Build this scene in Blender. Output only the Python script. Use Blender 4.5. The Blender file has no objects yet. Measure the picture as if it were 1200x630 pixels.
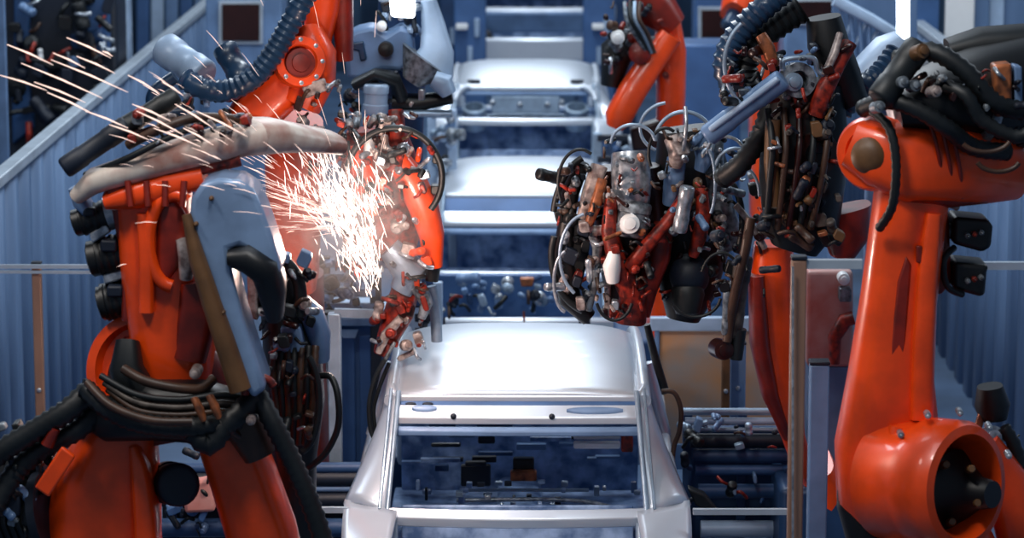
import bpy, bmesh, math, random
from mathutils import Vector, Matrix, Euler
random.seed(7)
SC = bpy.context.scene
COL = SC.collection
PI = math.pi
# ------------------------------------------------------------------ camera
F = 3600.0
CAM = Vector((0, 0, 5.0))
YAW = math.atan(28 / F * math.cos(math.radians(10)))
ROT = Euler((math.radians(80), 0, YAW), 'XYZ')
RM = ROT.to_matrix()
cd = bpy.data.cameras.new('camera'); cam = bpy.data.objects.new('camera', cd); COL.objects.link(cam)
cam.location = CAM; cam.rotation_euler = ROT
cd.sensor_width = 36; cd.lens = F / 1200 * 36; cd.clip_end = 200
cd.dof.use_dof = True; cd.dof.focus_distance = 15.0; cd.dof.aperture_fstop = 2.6
SC.camera = cam

def P(px, py, D):
    """the place at ground distance D that shows at photo pixel px, py"""
    w = RM @ Vector(((px - 600) / F, (315 - py) / F, -1))
    return CAM + w * (D / w.y)
def M(px, D): return px * D * 1.01 / F

# ------------------------------------------------------------------ materials
def lin(c):
    if isinstance(c, str):
        c = c.lstrip('#'); c = [int(c[i:i + 2], 16) / 255 for i in (0, 2, 4)]
        c = [x / 12.92 if x <= .04045 else ((x + .055) / 1.055) ** 2.4 for x in c]
    return tuple(c) + (1,)
MAT = {}
def mat(name, col, rough=.5, metal=0, var=.25, scale=6, bump=0, coat=0, col2=None, emis=None, es=0, trans=0, sx=1, sz=1):
    m = bpy.data.materials.new(name); m.use_nodes = True
    nt = m.node_tree; b = nt.nodes['Principled BSDF']
    b.inputs['Roughness'].default_value = rough; b.inputs['Metallic'].default_value = metal
    b.inputs['Coat Weight'].default_value = coat
    tc = nt.nodes.new('ShaderNodeTexCoord'); mp = nt.nodes.new('ShaderNodeMapping')
    mp.inputs['Scale'].default_value = (sx, sx, sz)
    nz = nt.nodes.new('ShaderNodeTexNoise'); nz.inputs['Scale'].default_value = scale; nz.inputs['Detail'].default_value = 5
    nt.links.new(tc.outputs['Object'], mp.inputs[0]); nt.links.new(mp.outputs[0], nz.inputs['Vector'])
    cr = nt.nodes.new('ShaderNodeValToRGB')
    a = lin(col); d = lin(col2) if col2 else tuple(x * (1 - var) for x in a[:3]) + (1,)
    cr.color_ramp.elements[0].position = .35; cr.color_ramp.elements[0].color = d
    cr.color_ramp.elements[1].position = .65; cr.color_ramp.elements[1].color = a
    nt.links.new(nz.outputs['Fac'], cr.inputs[0]); nt.links.new(cr.outputs[0], b.inputs['Base Color'])
    if bump:
        bp = nt.nodes.new('ShaderNodeBump'); bp.inputs['Strength'].default_value = bump; bp.inputs['Distance'].default_value = .01
        nt.links.new(nz.outputs['Fac'], bp.inputs['Height']); nt.links.new(bp.outputs[0], b.inputs['Normal'])
    if emis:
        b.inputs['Emission Color'].default_value = lin(emis); b.inputs['Emission Strength'].default_value = es
    if trans: b.inputs['Transmission Weight'].default_value = trans
    MAT[name] = m
    return m
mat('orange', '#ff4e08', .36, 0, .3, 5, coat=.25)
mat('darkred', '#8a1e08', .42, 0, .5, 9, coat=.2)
mat('redpart', '#a8301c', .42, .1, .6, 28, col2='#4a1410')
mat('black', '#0c0f12', .45, 0, .4, 8)
mat('rubber', '#11171a', .5, 0, .5, 12)
mat('rubberblue', '#1c3a58', .35, 0, .4, 8, coat=.2)
mat('rubberbrown', '#4a3224', .45, 0, .5, 10)
mat('body', '#d2dae4', .34, .5, .08, 2, coat=.15)
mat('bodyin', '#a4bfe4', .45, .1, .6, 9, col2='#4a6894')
mat('galv', '#9fb4c8', .4, .5, .3, 8)
mat('steel', '#ccd2d8', .28, .6, .4, 26, col2='#7c858e')
mat('grey', '#8e979f', .4, .3, .5, 30, col2='#3c4248')
mat('greyblue', '#6f8db4', .4, .1, .3, 5)
mat('coverblue', '#829dc0', .3, .15, .3, 5, coat=.3)
mat('paleblue', '#a9c0da', .4, .1, .25, 5)
mat('white', '#f0f0ee', .4, 0, .06, 6)
mat('brown', '#6e4c2c', .5, 0, .4, 8)
mat('copper', '#b86c42', .4, .3, .5, 22, col2='#5c3626')
mat('beige', '#bdb0aa', .4, .25, .5, 26, col2='#6e5c58')
mat('panelblue', '#6c88ac', .5, .1, .35, 1.6, sz=.25, col2='#4a6486')
mat('deepblue', '#2a4c78', .5, .1, .5, 2.5)
mat('navy', '#0d1a2c', .55, 0, .5, 3)
mat('cabinet', '#436798', .45, .1, .3, 3)
mat('railmat', '#b9c6d2', .4, .3, .2, 6)
mat('postbrown', '#a9806a', .45, .2, .35, 8, sz=.2)
mat('tan', '#cf9464', .55, 0, .4, 3.2, col2='#a89c92')
mat('maroon', '#2c0e0a', .3, 0, .5, 4)
mat('conduit', '#5c534c', .5, .1, .5, 20, col2='#2a2320')
mat('glarecast', '#d6cabe', .45, .1, .5, 7, col2='#a8786a')  # pale tone carries the weld glare on the arm casting
mat('concrete', '#4a6484', .6, 0, .4, 1.2, bump=.2)
mat('backwall', '#64829f', .6, 0, .4, .7)
mat('pinkred', '#c05a4a', .5, 0, .5, 3, col2='#d8b4ac')
mat('lampglow', '#ffffff', .5, emis='#e8f4ff', es=6)
mat('spark', '#ffd8c0', .5, emis='#ffddd2', es=1.1)
mat('sparkhot', '#ffffff', .5, emis='#ffdccf', es=1.7)

# ------------------------------------------------------------------ mesh helpers
def rootloc(o):
    v = Vector((0, 0, 0))
    while o is not None:
        v = v + o.location; o = o.parent
    return v
class G:
    def __init__(s): s.bm = bmesh.new()
    def ring_skin(s, rings, cap=True, closed=True):
        bm = s.bm; R = [[bm.verts.new(p) for p in r] for r in rings]
        n = len(R[0])
        for a, b in zip(R, R[1:]):
            for i in range(n if closed else n - 1):
                j = (i + 1) % n
                bm.faces.new((a[i], a[j], b[j], b[i]))
        if cap and closed:
            bm.faces.new(R[0][::-1]); bm.faces.new(R[-1])
        return s
    def tube(s, pts, r, seg=10, sm=0, sub=6):
        pts = [Vector(p) for p in pts]
        rs = list(r) if isinstance(r, (list, tuple)) else [r] * len(pts)
        if sm and len(pts) > 2:
            q, qr = [], []
            for i in range(len(pts) - 1):
                p0 = pts[max(i - 1, 0)]; p1 = pts[i]; p2 = pts[i + 1]; p3 = pts[min(i + 2, len(pts) - 1)]
                for k in range(sub):
                    t = k / sub
                    q.append(.5 * ((2 * p1) + (p2 - p0) * t + (2 * p0 - 5 * p1 + 4 * p2 - p3) * t * t + (3 * p1 - p0 - 3 * p2 + p3) * t ** 3))
                    qr.append(rs[i] * (1 - t) + rs[i + 1] * t)
            q.append(pts[-1]); qr.append(rs[-1]); pts, rs = q, qr
        rings = []; up = None
        for i, p in enumerate(pts):
            d = (pts[min(i + 1, len(pts) - 1)] - pts[max(i - 1, 0)])
            if d.length < 1e-9: d = Vector((0, 0, 1))
            d.normalize()
            if up is None: up = d.orthogonal().normalized()
            up = (up - d * up.dot(d))
            up = up.normalized() if up.length > 1e-6 else d.orthogonal().normalized()
            v = d.cross(up)
            rings.append([p + (up * math.cos(a) + v * math.sin(a)) * rs[i] for a in [2 * PI * k / seg for k in range(seg)]])
        return s.ring_skin(rings)
    def corr(s, pts, r, pitch=.03, depth=.25, seg=10):
        """corrugated hose: smooth path with ribs"""
        pts = [Vector(p) for p in pts]; q = []
        for i in range(len(pts) - 1):
            p0 = pts[max(i - 1, 0)]; p1 = pts[i]; p2 = pts[i + 1]; p3 = pts[min(i + 2, len(pts) - 1)]
            n = max(2, int((p2 - p1).length / (pitch / 2)))
            for k in range(n):
                t = k / n
                q.append(.5 * ((2 * p1) + (p2 - p0) * t + (2 * p0 - 5 * p1 + 4 * p2 - p3) * t * t + (3 * p1 - p0 - 3 * p2 + p3) * t ** 3))
        q.append(pts[-1])
        return s.tube(q, [r * (1 if i % 2 else 1 - depth) for i in range(len(q))], seg)
    def limb(s, pts, seg=20, sq=3.0):
        """pts: px, py, D, half width px, half depth m; a rounded box section swept along an arm"""
        C = [P(p[0], p[1], p[2]) for p in pts]; rings = []
        for i, p in enumerate(pts):
            d = C[min(i + 1, len(C) - 1)] - C[max(i - 1, 0)]
            d.normalize(); u = d.cross(Vector((0, 1, 0))); u.normalize(); v = u.cross(d).normalized()
            w = M(p[3], p[2]); h = p[4]; ring = []
            for k in range(seg):
                a = 2 * PI * (k + .5) / seg; c, sn = math.cos(a), math.sin(a)
                ring.append(C[i] + u * (w * math.copysign(abs(c) ** (2 / sq), c)) + v * (h * math.copysign(abs(sn) ** (2 / sq), sn)))
            rings.append(ring)
        return s.ring_skin(rings)
    def prism(s, poly, D, th):
        """outline at distance D, th metres deep away from the viewer, seen square on"""
        f = [P(x, y, D) for x, y in poly]; b = [p + Vector((0, th, 0)) for p in f]
        bm = s.bm; A = [bm.verts.new(p) for p in f]; B = [bm.verts.new(p) for p in b]
        n = len(A); bm.faces.new(A); bm.faces.new(B[::-1])
        for i in range(n):
            j = (i + 1) % n; bm.faces.new((A[j], A[i], B[i], B[j]))
        return s
    def lathe(s, c, axis, prof, seg=28):
        """prof: (radius, height) along axis from c"""
        c = Vector(c); ax = Vector(axis).normalized(); u = ax.orthogonal().normalized(); v = ax.cross(u)
        rings = [[c + ax * h + (u * math.cos(a) + v * math.sin(a)) * max(r, 1e-4) for a in [2 * PI * k / seg for k in range(seg)]] for r, h in prof]
        return s.ring_skin(rings)
    def box(s, c, size, rot=(0, 0, 0)):
        m = Matrix.Translation(Vector(c)) @ Euler(rot).to_matrix().to_4x4() @ Matrix.Diagonal((size[0], size[1], size[2], 1))
        bmesh.ops.create_cube(s.bm, size=1, matrix=m); return s
    def ball(s, c, r, sc=(1, 1, 1)):
        m = Matrix.Translation(Vector(c)) @ Matrix.Diagonal((sc[0], sc[1], sc[2], 1))
        bmesh.ops.create_uvsphere(s.bm, u_segments=18, v_segments=12, radius=r, matrix=m); return s
    def grid(s, fn, nu, nv):
        bm = s.bm; V = [[bm.verts.new(fn(i / nu, j / nv)) for i in range(nu + 1)] for j in range(nv + 1)]
        for j in range(nv):
            for i in range(nu): bm.faces.new((V[j][i], V[j][i + 1], V[j + 1][i + 1], V[j + 1][i]))
        return s
    def done(s, name, m, parent=None, bevel=0, seg=2, solid=0, label=None, cat=None, group=None, kind=None, rel=True):
        bm = s.bm; bmesh.ops.recalc_face_normals(bm, faces=bm.faces[:])
        me = bpy.data.meshes.new(name); o = bpy.data.objects.new(name, me); COL.objects.link(o)
        if parent is not None:
            o.parent = parent
            if rel: bmesh.ops.translate(bm, verts=bm.verts[:], vec=-rootloc(parent))
        elif kind != 'structure':
            xs = [v.co for v in bm.verts]
            c = Vector((sum(v.x for v in xs) / len(xs), sum(v.y for v in xs) / len(xs), min(v.z for v in xs)))
            bmesh.ops.translate(bm, verts=bm.verts[:], vec=-c); o.location = c
        bm.to_mesh(me); bm.free()
        me.materials.append(MAT[m]); me.polygons.foreach_set('use_smooth', [True] * len(me.polygons))
        if solid:
            md = o.modifiers.new('solid', 'SOLIDIFY'); md.thickness = solid; md.offset = -1
        if bevel:
            md = o.modifiers.new('bevel', 'BEVEL'); md.width = bevel; md.segments = seg; md.limit_method = 'ANGLE'; md.angle_limit = math.radians(35)
        me.set_sharp_from_angle(angle=math.radians(50))
        tag(o, label, cat, group, kind)
        return o
def tag(o, label=None, cat=None, group=None, kind=None):
    if label: o['label'] = label
    if cat: o['category'] = cat
    if group: o['group'] = group
    if kind: o['kind'] = kind
    return o
def empty(name, loc, label, cat, group=None):
    o = bpy.data.objects.new(name, None); COL.objects.link(o); o.location = Vector(loc); o.empty_display_size = .2
    return tag(o, label, cat, group)
def PT(pts): return [P(*p) for p in pts]
def copy_thing(root, loc, label, group=None):
    r = root.copy(); COL.objects.link(r); r.location = Vector(loc); r['label'] = label
    if group: r['group'] = group
    for ch in list(root.children):
        c = ch.copy(); COL.objects.link(c); c.parent = r
        for g in list(ch.children):
            d = g.copy(); COL.objects.link(d); d.parent = c
    return r
def bolts(root, c, axis, R, n, r=.014, m='steel', h=.02, ph=0):
    ax = Vector(axis).normalized(); u = ax.orthogonal().normalized(); v = ax.cross(u)
    for k in range(n):
        a = 2 * PI * k / n + ph
        G().lathe(Vector(c) + (u * math.cos(a) + v * math.sin(a)) * R, ax, [(r, 0), (r, h), (r * .6, h * 1.15)], 6).done('bolt', m, root)

# ------------------------------------------------------------------ setting
g = G(); g.box((0, 26, -.05), (26, 40, .1)); g.done('floor', 'concrete', kind='structure')
def ribwall(x0, y0, x1, y1, z0, z1, pitch, depth, name, m):
    """corrugated sheet wall standing on the line x0,y0 - x1,y1"""
    g = G(); L = math.hypot(x1 - x0, y1 - y0); dx, dy = (x1 - x0) / L, (y1 - y0) / L; nx, ny = -dy, dx
    prof = []; t = 0
    while t < L:
        for a, o in ((0, 0), (.42, 0), (.5, depth), (.92, depth)):
            prof.append((t + a * pitch, o))
        t += pitch
    rows = []
    for z in (z0, z1):
        rows.append([Vector((x0 + dx * a + nx * o, y0 + dy * a + ny * o, z)) for a, o in prof])
    bm = g.bm; A = [bm.verts.new(p) for p in rows[0]]; B = [bm.verts.new(p) for p in rows[1]]
    for i in range(len(A) - 1): bm.faces.new((A[i], A[i + 1], B[i + 1], B[i]))
    return g.done(name, m, kind='structure', solid=.03)
ribwall(-3.3, 12, -3.3, 35, 0, 2.24, .5, .07, 'wall_left', 'panelblue')
ribwall(3.3, 35, 3.3, 12, 0, 2.45, .5, .07, 'wall_right', 'panelblue')
G().box((-3.3, 23.5, 2.27), (.1, 23, .07)).done('trim_1', 'railmat', kind='structure', bevel=.01)
G().box((3.3, 23.5, 2.48), (.1, 23, .07)).done('trim_2', 'railmat', kind='structure', bevel=.01)
ribwall(-12, 45, 12, 45, 0, 7, .9, .12, 'wall_back', 'backwall')
ribwall(-8, 12, -8, 45, 0, 7, .9, .1, 'wall_outer_left', 'deepblue')
ribwall(8, 45, 8, 12, 0, 7, .9, .1, 'wall_outer_right', 'backwall')

# ------------------------------------------------------------------ car bodies
def car(D, cx, zb, label, variant):
    root = empty('car_body', (cx, D, zb), label, 'car body', 'bare car bodies on the line')
    o = Vector((cx, D, zb))
    hdr = {'near': (.10, .21), 'mid': (.23, .37), 'far': (.0, .06), 'lift': (.04, .16)}[variant]
    dy, dz = {'near': (.55, .5), 'mid': (.6, .54), 'far': (.4, .27), 'lift': (.55, .5)}[variant]
    V = lambda x, y, z: o + Vector((x, y, z))
    def I(u, t, e=0):
        return V(u * (.624 + .036 * t), -dy * t - .05 * (1 - u * u) * t * 1.0, 1.40 - dz * t + e)
    # roof
    def rf(a, v):
        u = a * 2 - 1; w = .65 - .03 * v
        round_ = .10 * max(0, v - .7) ** 2 / .09
        return V(u * w, 2.05 * v - .22 * max(0, v - .55) * u * u, 1.40 + .10 * math.sin(PI * min(v * 1.0, 1)) - .05 * abs(u) ** 5 - round_ * .8)
    G().grid(rf, 22, 16).done('roof', 'body', root, solid=.02)
    # roof ribs / seam along both sides
    for s in (-1, 1):
        G().tube([V(s * .655, y, z) for y, z in ((-.02, 1.36), (.5, 1.40), (1.1, 1.42), (1.7, 1.38), (2.1, 1.27), (2.6, .92))], [.035, .035, .035, .035, .04, .05], 10, 1).done('roof_rail', 'body', root)
        # pillar between rear window and side
        def pil(a, t, s=s):
            i = I(s, t); out = V(s * (.672 + .21 * t ** 1.25), .32 - .42 * t - .3 * t * t, 1.37 - (dz - .04) * t)
            p = i.lerp(out, a); b = math.sin(PI * a) * .035
            return p + Vector((s * b * .6, -b * .3, b))
        G().grid(pil, 8, 14).done('rear_pillar', 'body', root, solid=.03)
        G().tube([I(s * .985, t, .005) for t in (0, .25, .5, .75, 1)], .014, 8).done('window_flange', 'galv', root)
        G().tube([I(s * 1.045, t, .02) for t in (0, .3, .6, 1)], .008, 6).done('seam', 'galv', root)
        # quarter panel top and body side
        def qt(a, t, s=s):
            y = -dy - .02 - (.55) * t
            xi = .60 + .02 * t; xo = .868 - .05 * t * t
            y0 = y + (a * .16) * (1 - t)
            return V(s * (xi + (xo - xi) * a), y0, 1.40 - dz - .01 - .07 * t + .02 * a * (1 - t) - .10 * a * a * t)
        G().grid(qt, 8, 8).done('quarter_panel', 'body', root, solid=.03)
        yr = -dy - .57
        pts = [(yr, .70)]
        pts += [(-.8, .80), (-.45, .87), (-.15, .96), (.05, 1.0), (.3, 1.0), (1.6, .95), (2.45, .86), (2.72, .7), (2.72, .3), (2.5, .28)]
        for k in range(9): a = PI * k / 8; pts.append((2.12 + .34 * math.cos(a), .28 + .34 * math.sin(a)))
        pts += [(1.7, .22), (.1, .22)]
        for k in range(9): a = PI * k / 8; pts.append((-.42 + .36 * math.cos(a), .28 + .36 * math.sin(a)))
        pts += [(-.9, .3), (yr, .4)]
        zlim = 1.40 - dz - .06
        g = G(); bm = g.bm
        A = [bm.verts.new(V(s * (.862 - .35 * max(0, z - .88) - .03 * (z < .4)), y, min(z, zlim) if variant == 'far' else z)) for y, z in pts]
        B = [bm.verts.new(v.co + Vector((-s * .06, 0, 0))) for v in A]
        bm.faces.new(A); bm.faces.new(B[::-1]); n = len(A)
        for i in range(n): bm.faces.new((A[i], A[(i + 1) % n], B[(i + 1) % n], B[i]))
        g.done('body_side', 'body', root, bevel=.02)
        G().tube([V(s * .70, .95, 1.36), V(s * .80, .95, .95)], .04, 8).done('centre_pillar', 'body', root)
    # header bar with slot above
    g = G()
    def strip(t0, t1, e, th, w=.985, nm='rear_header', m='body'):
        g = G()
        rings = []
        for k in range(19):
            u = (-1 + 2 * k / 18) * w
            a = I(u, t0, e); b = I(u, t1, e)
            rings.append([a, b, b - Vector((0, -.0, th)), a - Vector((0, 0, th))])
        g.ring_skin(rings); return g.done(nm, m, root, bevel=.008)
    strip(-.01, .015, -.012, .03, nm='roof_edge', m='body')
    if hdr[0] > .02: strip(.01, hdr[0], -.035, .03, nm='header_channel', m='cabinet')  # channel coloured dark blue to hold the shade of the slot
    strip(hdr[0], hdr[1], .0, .04)
    strip(hdr[1] + .005, hdr[1] + .05, -.04, .03, nm='header_flange', m='greyblue')
    strip(.965, 1.045, .012, .05, 1.0, 'rear_shelf', 'body')
    if variant == 'near':
        for u0, u1 in ((-.86, -.66), (.4, .86)):
            r = []
            for k in range(9):
                u = u0 + (u1 - u0) * k / 8; e = .012; c = .145 + .015 * (u1 > 0)
                hh = .022 * math.sqrt(max(.05, 1 - (2 * k / 8 - 1) ** 2))
                a = I(u, c - hh, e); b = I(u, c + hh, e); r.append([a, b, b - Vector((0, 0, .02)), a - Vector((0, 0, .02))])
            G().ring_skin(r).done('header_recess', 'greyblue', root)
        for u in (-.52, .28): G().ball(I(u, .2, .0), .016).done('bolt', 'navy', root)
        for u in (-.88, -.74): G().ball(I(u, .05, -.03), .018, (1.6, 1, .6)).done('bolt', 'navy', root)
    if variant == 'far':
        # arched inner frame with round wells at both sides
        for s in (-1, 1):
            G().lathe(I(s * .72, .5, -.05), (0, -.4, 1), [(.1, -.2), (.11, 0), (.085, .01), (.08, -.18)], 20).done('strut_tower', 'galv', root)
            G().box(V(s * .47, .08, 1.42), (.12, .05, .03)).done('bracket', 'navy', root, bevel=.008)
            r = []
            for k in range(9):
                a = k / 8 * PI / 2
                r.append(I(s * (.80 + .19 * math.sin(a)), .06 + .42 * (1 - math.cos(a)), 0))
            G().tube(r, .03, 8).done('corner_gusset', 'body', root)
        G().box(V(.0, -.02, 1.22), (.62, .06, .16)).done('bulkhead', 'galv', root, bevel=.01)
        for u in (-.3, -.05, .2, .33): G().ball(V(u, -.06, 1.24 + .02 * math.sin(u * 20)), .028).done('bolt', 'steel', root)
    # tail
    ys = -dy - .03; zs = 1.40 - dz
    if variant in ('lift',):
        g = G(); g.box(V(0, -dy - .22, zs - .12), (1.28, .06, .26), (.35, 0, 0)); g.done('tail_panel', 'greyblue', root, bevel=.03)
        g = G(); g.box(V(0, -dy - .34, zs - .42), (1.04, .1, .3)); g.done('rear_bumper', 'galv', root, bevel=.06, seg=3)
        for s in (-1, 1): G().lathe(V(s * .58, -dy - .3, zs - .28), (0, -1, .2), [(.075, 0), (.08, .03), (.05, .05)], 18).done('tail_lamp_well', 'navy', root)
    # trunk lip frame, floor and rear panel
    z1 = zs - .12
    g = G()
    fr = [(-.62, zs - .03), (-.60, z1 - .28), (-.5, .40), (.5, .40), (.60, z1 - .28), (.62, zs - .03)]
    g.tube([V(x, -dy - .06 - (zs - z) * .75, z) for x, z in fr], .028, 8, 1).done('trunk_frame', 'galv', root)
    g = G(); g.box(V(0, -dy - .52, .5), (1.5, .06, .26)); g.done('rear_panel', 'body', root, bevel=.03)
    g = G(); g.box(V(0, -dy - .25, .34), (1.24, .6, .05)); g.done('trunk_floor', 'bodyin', root, bevel=.01)
    G().box(V(0, -.05, .6), (1.2, .04, .42), (-.2, 0, 0)).done('seat_bulkhead', 'bodyin', root, bevel=.01)
    # cabin floor and inner structure
    G().box(V(0, 1.2, .26), (1.5, 2.5, .05)).done('cabin_floor', 'bodyin', root, bevel=.01)
    G().box(V(0, 1.2, .34), (.26, 2.3, .14)).done('floor_tunnel', 'bodyin', root, bevel=.05, seg=3)
    for y in (.55, 1.15): G().box(V(0, y, .33), (1.36, .1, .09)).done('seat_crossmember', 'bodyin', root, bevel=.02)
    G().box(V(0, 2.2, .62), (1.4, .05, .6), (.15, 0, 0)).done('firewall', 'bodyin', root, bevel=.01)
    G().tube([V(-.68, 1.95, .84), V(-.3, 1.93, .86), (V(.3, 1.93, .86)), V(.68, 1.95, .84)], .035, 10).done('dashboard_beam', 'galv', root)
    G().grid(lambda a, v: V((a * 2 - 1) * .74, 2.28 + .42 * v, .93 - .1 * v * v - .05 * abs(a * 2 - 1) ** 3), 12, 6).done('bonnet', 'body', root, solid=.02)
    G().box(V(0, 2.74, .5), (1.5, .08, .3)).done('front_panel', 'body', root, bevel=.03)
    return root
near = car(15.5, -.09, .22, 'bare silver car body in the foreground, nearest on the line', 'near')
mid = car(23.5, -.09, .06, 'second bare car body on the line, right behind the nearest one', 'mid')
far = car(27.8, -.09, .40, 'third bare car body with a curved rear opening, behind the second', 'far')
last = car(35.0, .03, .98, 'bluish car body at the top of the photo, rear bumper showing', 'lift')

# fittings inside the near car, parts of the body in white
def pp(name, m, parent, pts, r, **k): return G().tube(PT(pts), r, 8, 1).done(name, m, parent, **k)
def pbox(name, m, parent, x0, y0, x1, y1, D, th, bev=.01, **k):
    return G().prism([(x0, y0), (x1, y0), (x1, y1), (x0, y1)], D, th).done(name, m, parent, bevel=bev, **k)
pp('crossbar', 'steel', near, [(535, 586, 15.8), (600, 585, 15.8), (640, 585, 15.8), (690, 588, 15.8), (740, 600, 15.8)], .012)
pp('crossbar', 'galv', near, [(540, 574, 16), (690, 574, 16)], .01)
pbox('clamp_block', 'copper', near, 598, 552, 629, 564, 16.0, .06, label='orange clamp block')
pbox('clamp_cap', 'black', near, 601, 537, 626, 551, 16.05, .06)
pbox('roof_bow', 'white', near, 672, 508, 727, 515, 15.7, .05, label='white strip')
pbox('roof_bow', 'white', near, 672, 518, 727, 526, 15.65, .05, label='white strip')
pbox('bracket', 'redpart', near, 728, 506, 742, 530, 15.7, .05, label='red bracket')
for x0, x1, y0, y1 in ((540, 575, 545, 570), (545, 570, 541, 547), (498, 520, 505, 511), (505, 540, 520, 524), (555, 590, 505, 510), (560, 580, 512, 520)):
    pbox('bracket', 'navy', near, x0, y0, x1, y1, 17.0, .05)
for k in range(26):
    x = 470 + random.random() * 275; y = 562 + random.random() * 30
    w = 3 + random.random() * 9; h = 3 + random.random() * 12
    pbox('fixture_piece', random.choice(['galv', 'greyblue', 'steel', 'bodyin', 'navy']), near, x, y, x + w, min(y + h, 596), 15.6 + random.random() * .6, .05, .004)
for k in range(16):
    x = 470 + random.random() * 250; y = 495 + random.random() * 50
    pbox('inner_rib', random.choice(['deepblue', 'greyblue', 'bodyin', 'navy']), near, x, y, x + 10 + random.random() * 40, y + 3 + random.random() * 5, 17 + random.random() * .6, .04, .004)

# skids and conveyor
def skid(c, y0, y1, z, label):
    r = empty('conveyor_skid', (c, (y0 + y1) / 2, 0), label, 'skid', 'skids under the car bodies')
    for s in (-1, 1):
        G().box((c + s * .5, (y0 + y1) / 2, z - .12), (.12, y1 - y0, .1)).done('runner', 'deepblue', r, bevel=.01)
        for y in (y0 + .3, (y0 + y1) / 2, y1 - .3):
            G().box((c + s * .5, y, (z - .17) / 2), (.1, .1, z - .17)).done('leg', 'greyblue', r, bevel=.01)
            G().box((c + s * .5, y, z - .05), (.06, .06, .06)).done('rest_pad', 'steel', r, bevel=.01)
    for y in (y0 + .3, y1 - .3): G().box((c, y, z - .12), (1.0, .1, .08)).done('crossmember', 'greyblue', r, bevel=.01)
    return r
skid(-.09, 14.6, 18, .42, 'dark steel skid under the nearest car body')
skid(-.09, 22.5, 26, .26, 'dark steel skid under the second car body')
skid(-.09, 27.0, 30.4, .60, 'dark steel skid under the third car body')
skid(.03, 34.2, 37.6, 1.18, 'tall lifting frame under the topmost car body')

exec_parts = []
# ------------------------------------------------------------------ helpers for machines
YV = Vector((0, -1, 0))
def limb(name, m, root, pts, sq=3.0, bevel=0, **k): return G().limb(pts, 22, sq).done(name, m, root, bevel=bevel, **k)
def plate(name, m, root, poly, D, th, bev=.02, **k): return G().prism(poly, D, th).done(name, m, root, bevel=bev, seg=3, **k)
def hose(name, m, root, pts, rpx, **k): return G().tube(PT(pts), M(rpx, pts[0][2]), 12, 1, 8).done(name, m, root, **k)
def chose(name, m, root, pts, rpx, **k): return G().corr(PT(pts), M(rpx, pts[0][2]), .035, .16, 12).done(name, m, root, **k)
def cyl(name, m, root, a, b, rpx, caps=.9, **k):
    """turned cylinder from a to b (px,py,D) with rims"""
    A = P(*a); B = P(*b); L = (B - A).length; r = M(rpx, a[2])
    return G().lathe(A, B - A, [(r * .72, 0), (r * caps, .004), (r, .015), (r, L * .3), (r * .93, L * .32), (r * .93, L * .66), (r, L * .68), (r, L - .015), (r * caps, L - .004), (r * .72, L)], 24).done(name, m, root, **k)
def disc(name, m, root, c, rpx, th, axis=YV, hole=0, **k):
    """flange or cover seen along axis; hole is a share of the radius"""
    r = M(rpx, c[2]); 
    if hole:
        pr = [(r * hole, -th), (r, -th), (r, 0), (r * .97, .012), (r * hole * 1.08, .012), (r * hole, 0), (r * hole, -th * .9), (r * hole, -th)]
    else:
        pr = [(r, -th), (r, 0), (r * .96, .012), (r * .6, .014), (r * .57, .03), (r * .2, .034), (0, .034)]
    return G().lathe(P(*c), axis, pr, 40).done(name, m, root, **k)
def motor(root, a, b, rpx, m='black', band='steel'):
    """servo motor: finned body, end cap, flange and plug"""
    A = P(*a); B = P(*b); ax = (B - A).normalized(); L = (B - A).length; r = M(rpx, a[2])
    pr = [(r * .8, 0), (r, .01)]; h = .03
    while h < L * .75:
        pr += [(r, h), (r * .93, h + .006), (r * .93, h + .014), (r, h + .02)]; h += .032
    pr += [(r, L * .78), (r * .9, L * .8), (r * .9, L * .97), (r * .75, L)]
    o = G().lathe(A, ax, pr, 8).done('motor', m, root)
    G().lathe(A, -ax, [(r * .75, -.01), (r * 1.12, -.008), (r * 1.12, .03), (r * .75, .032)], 22).done('motor_flange', band, o, rel=True)
    G().box(A.lerp(B, .5) + Vector((0, -r * .8, r * .6)), (r * .8, r * .7, r * .6)).done('motor_plug', 'navy', o, bevel=.01)
    return o
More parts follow.
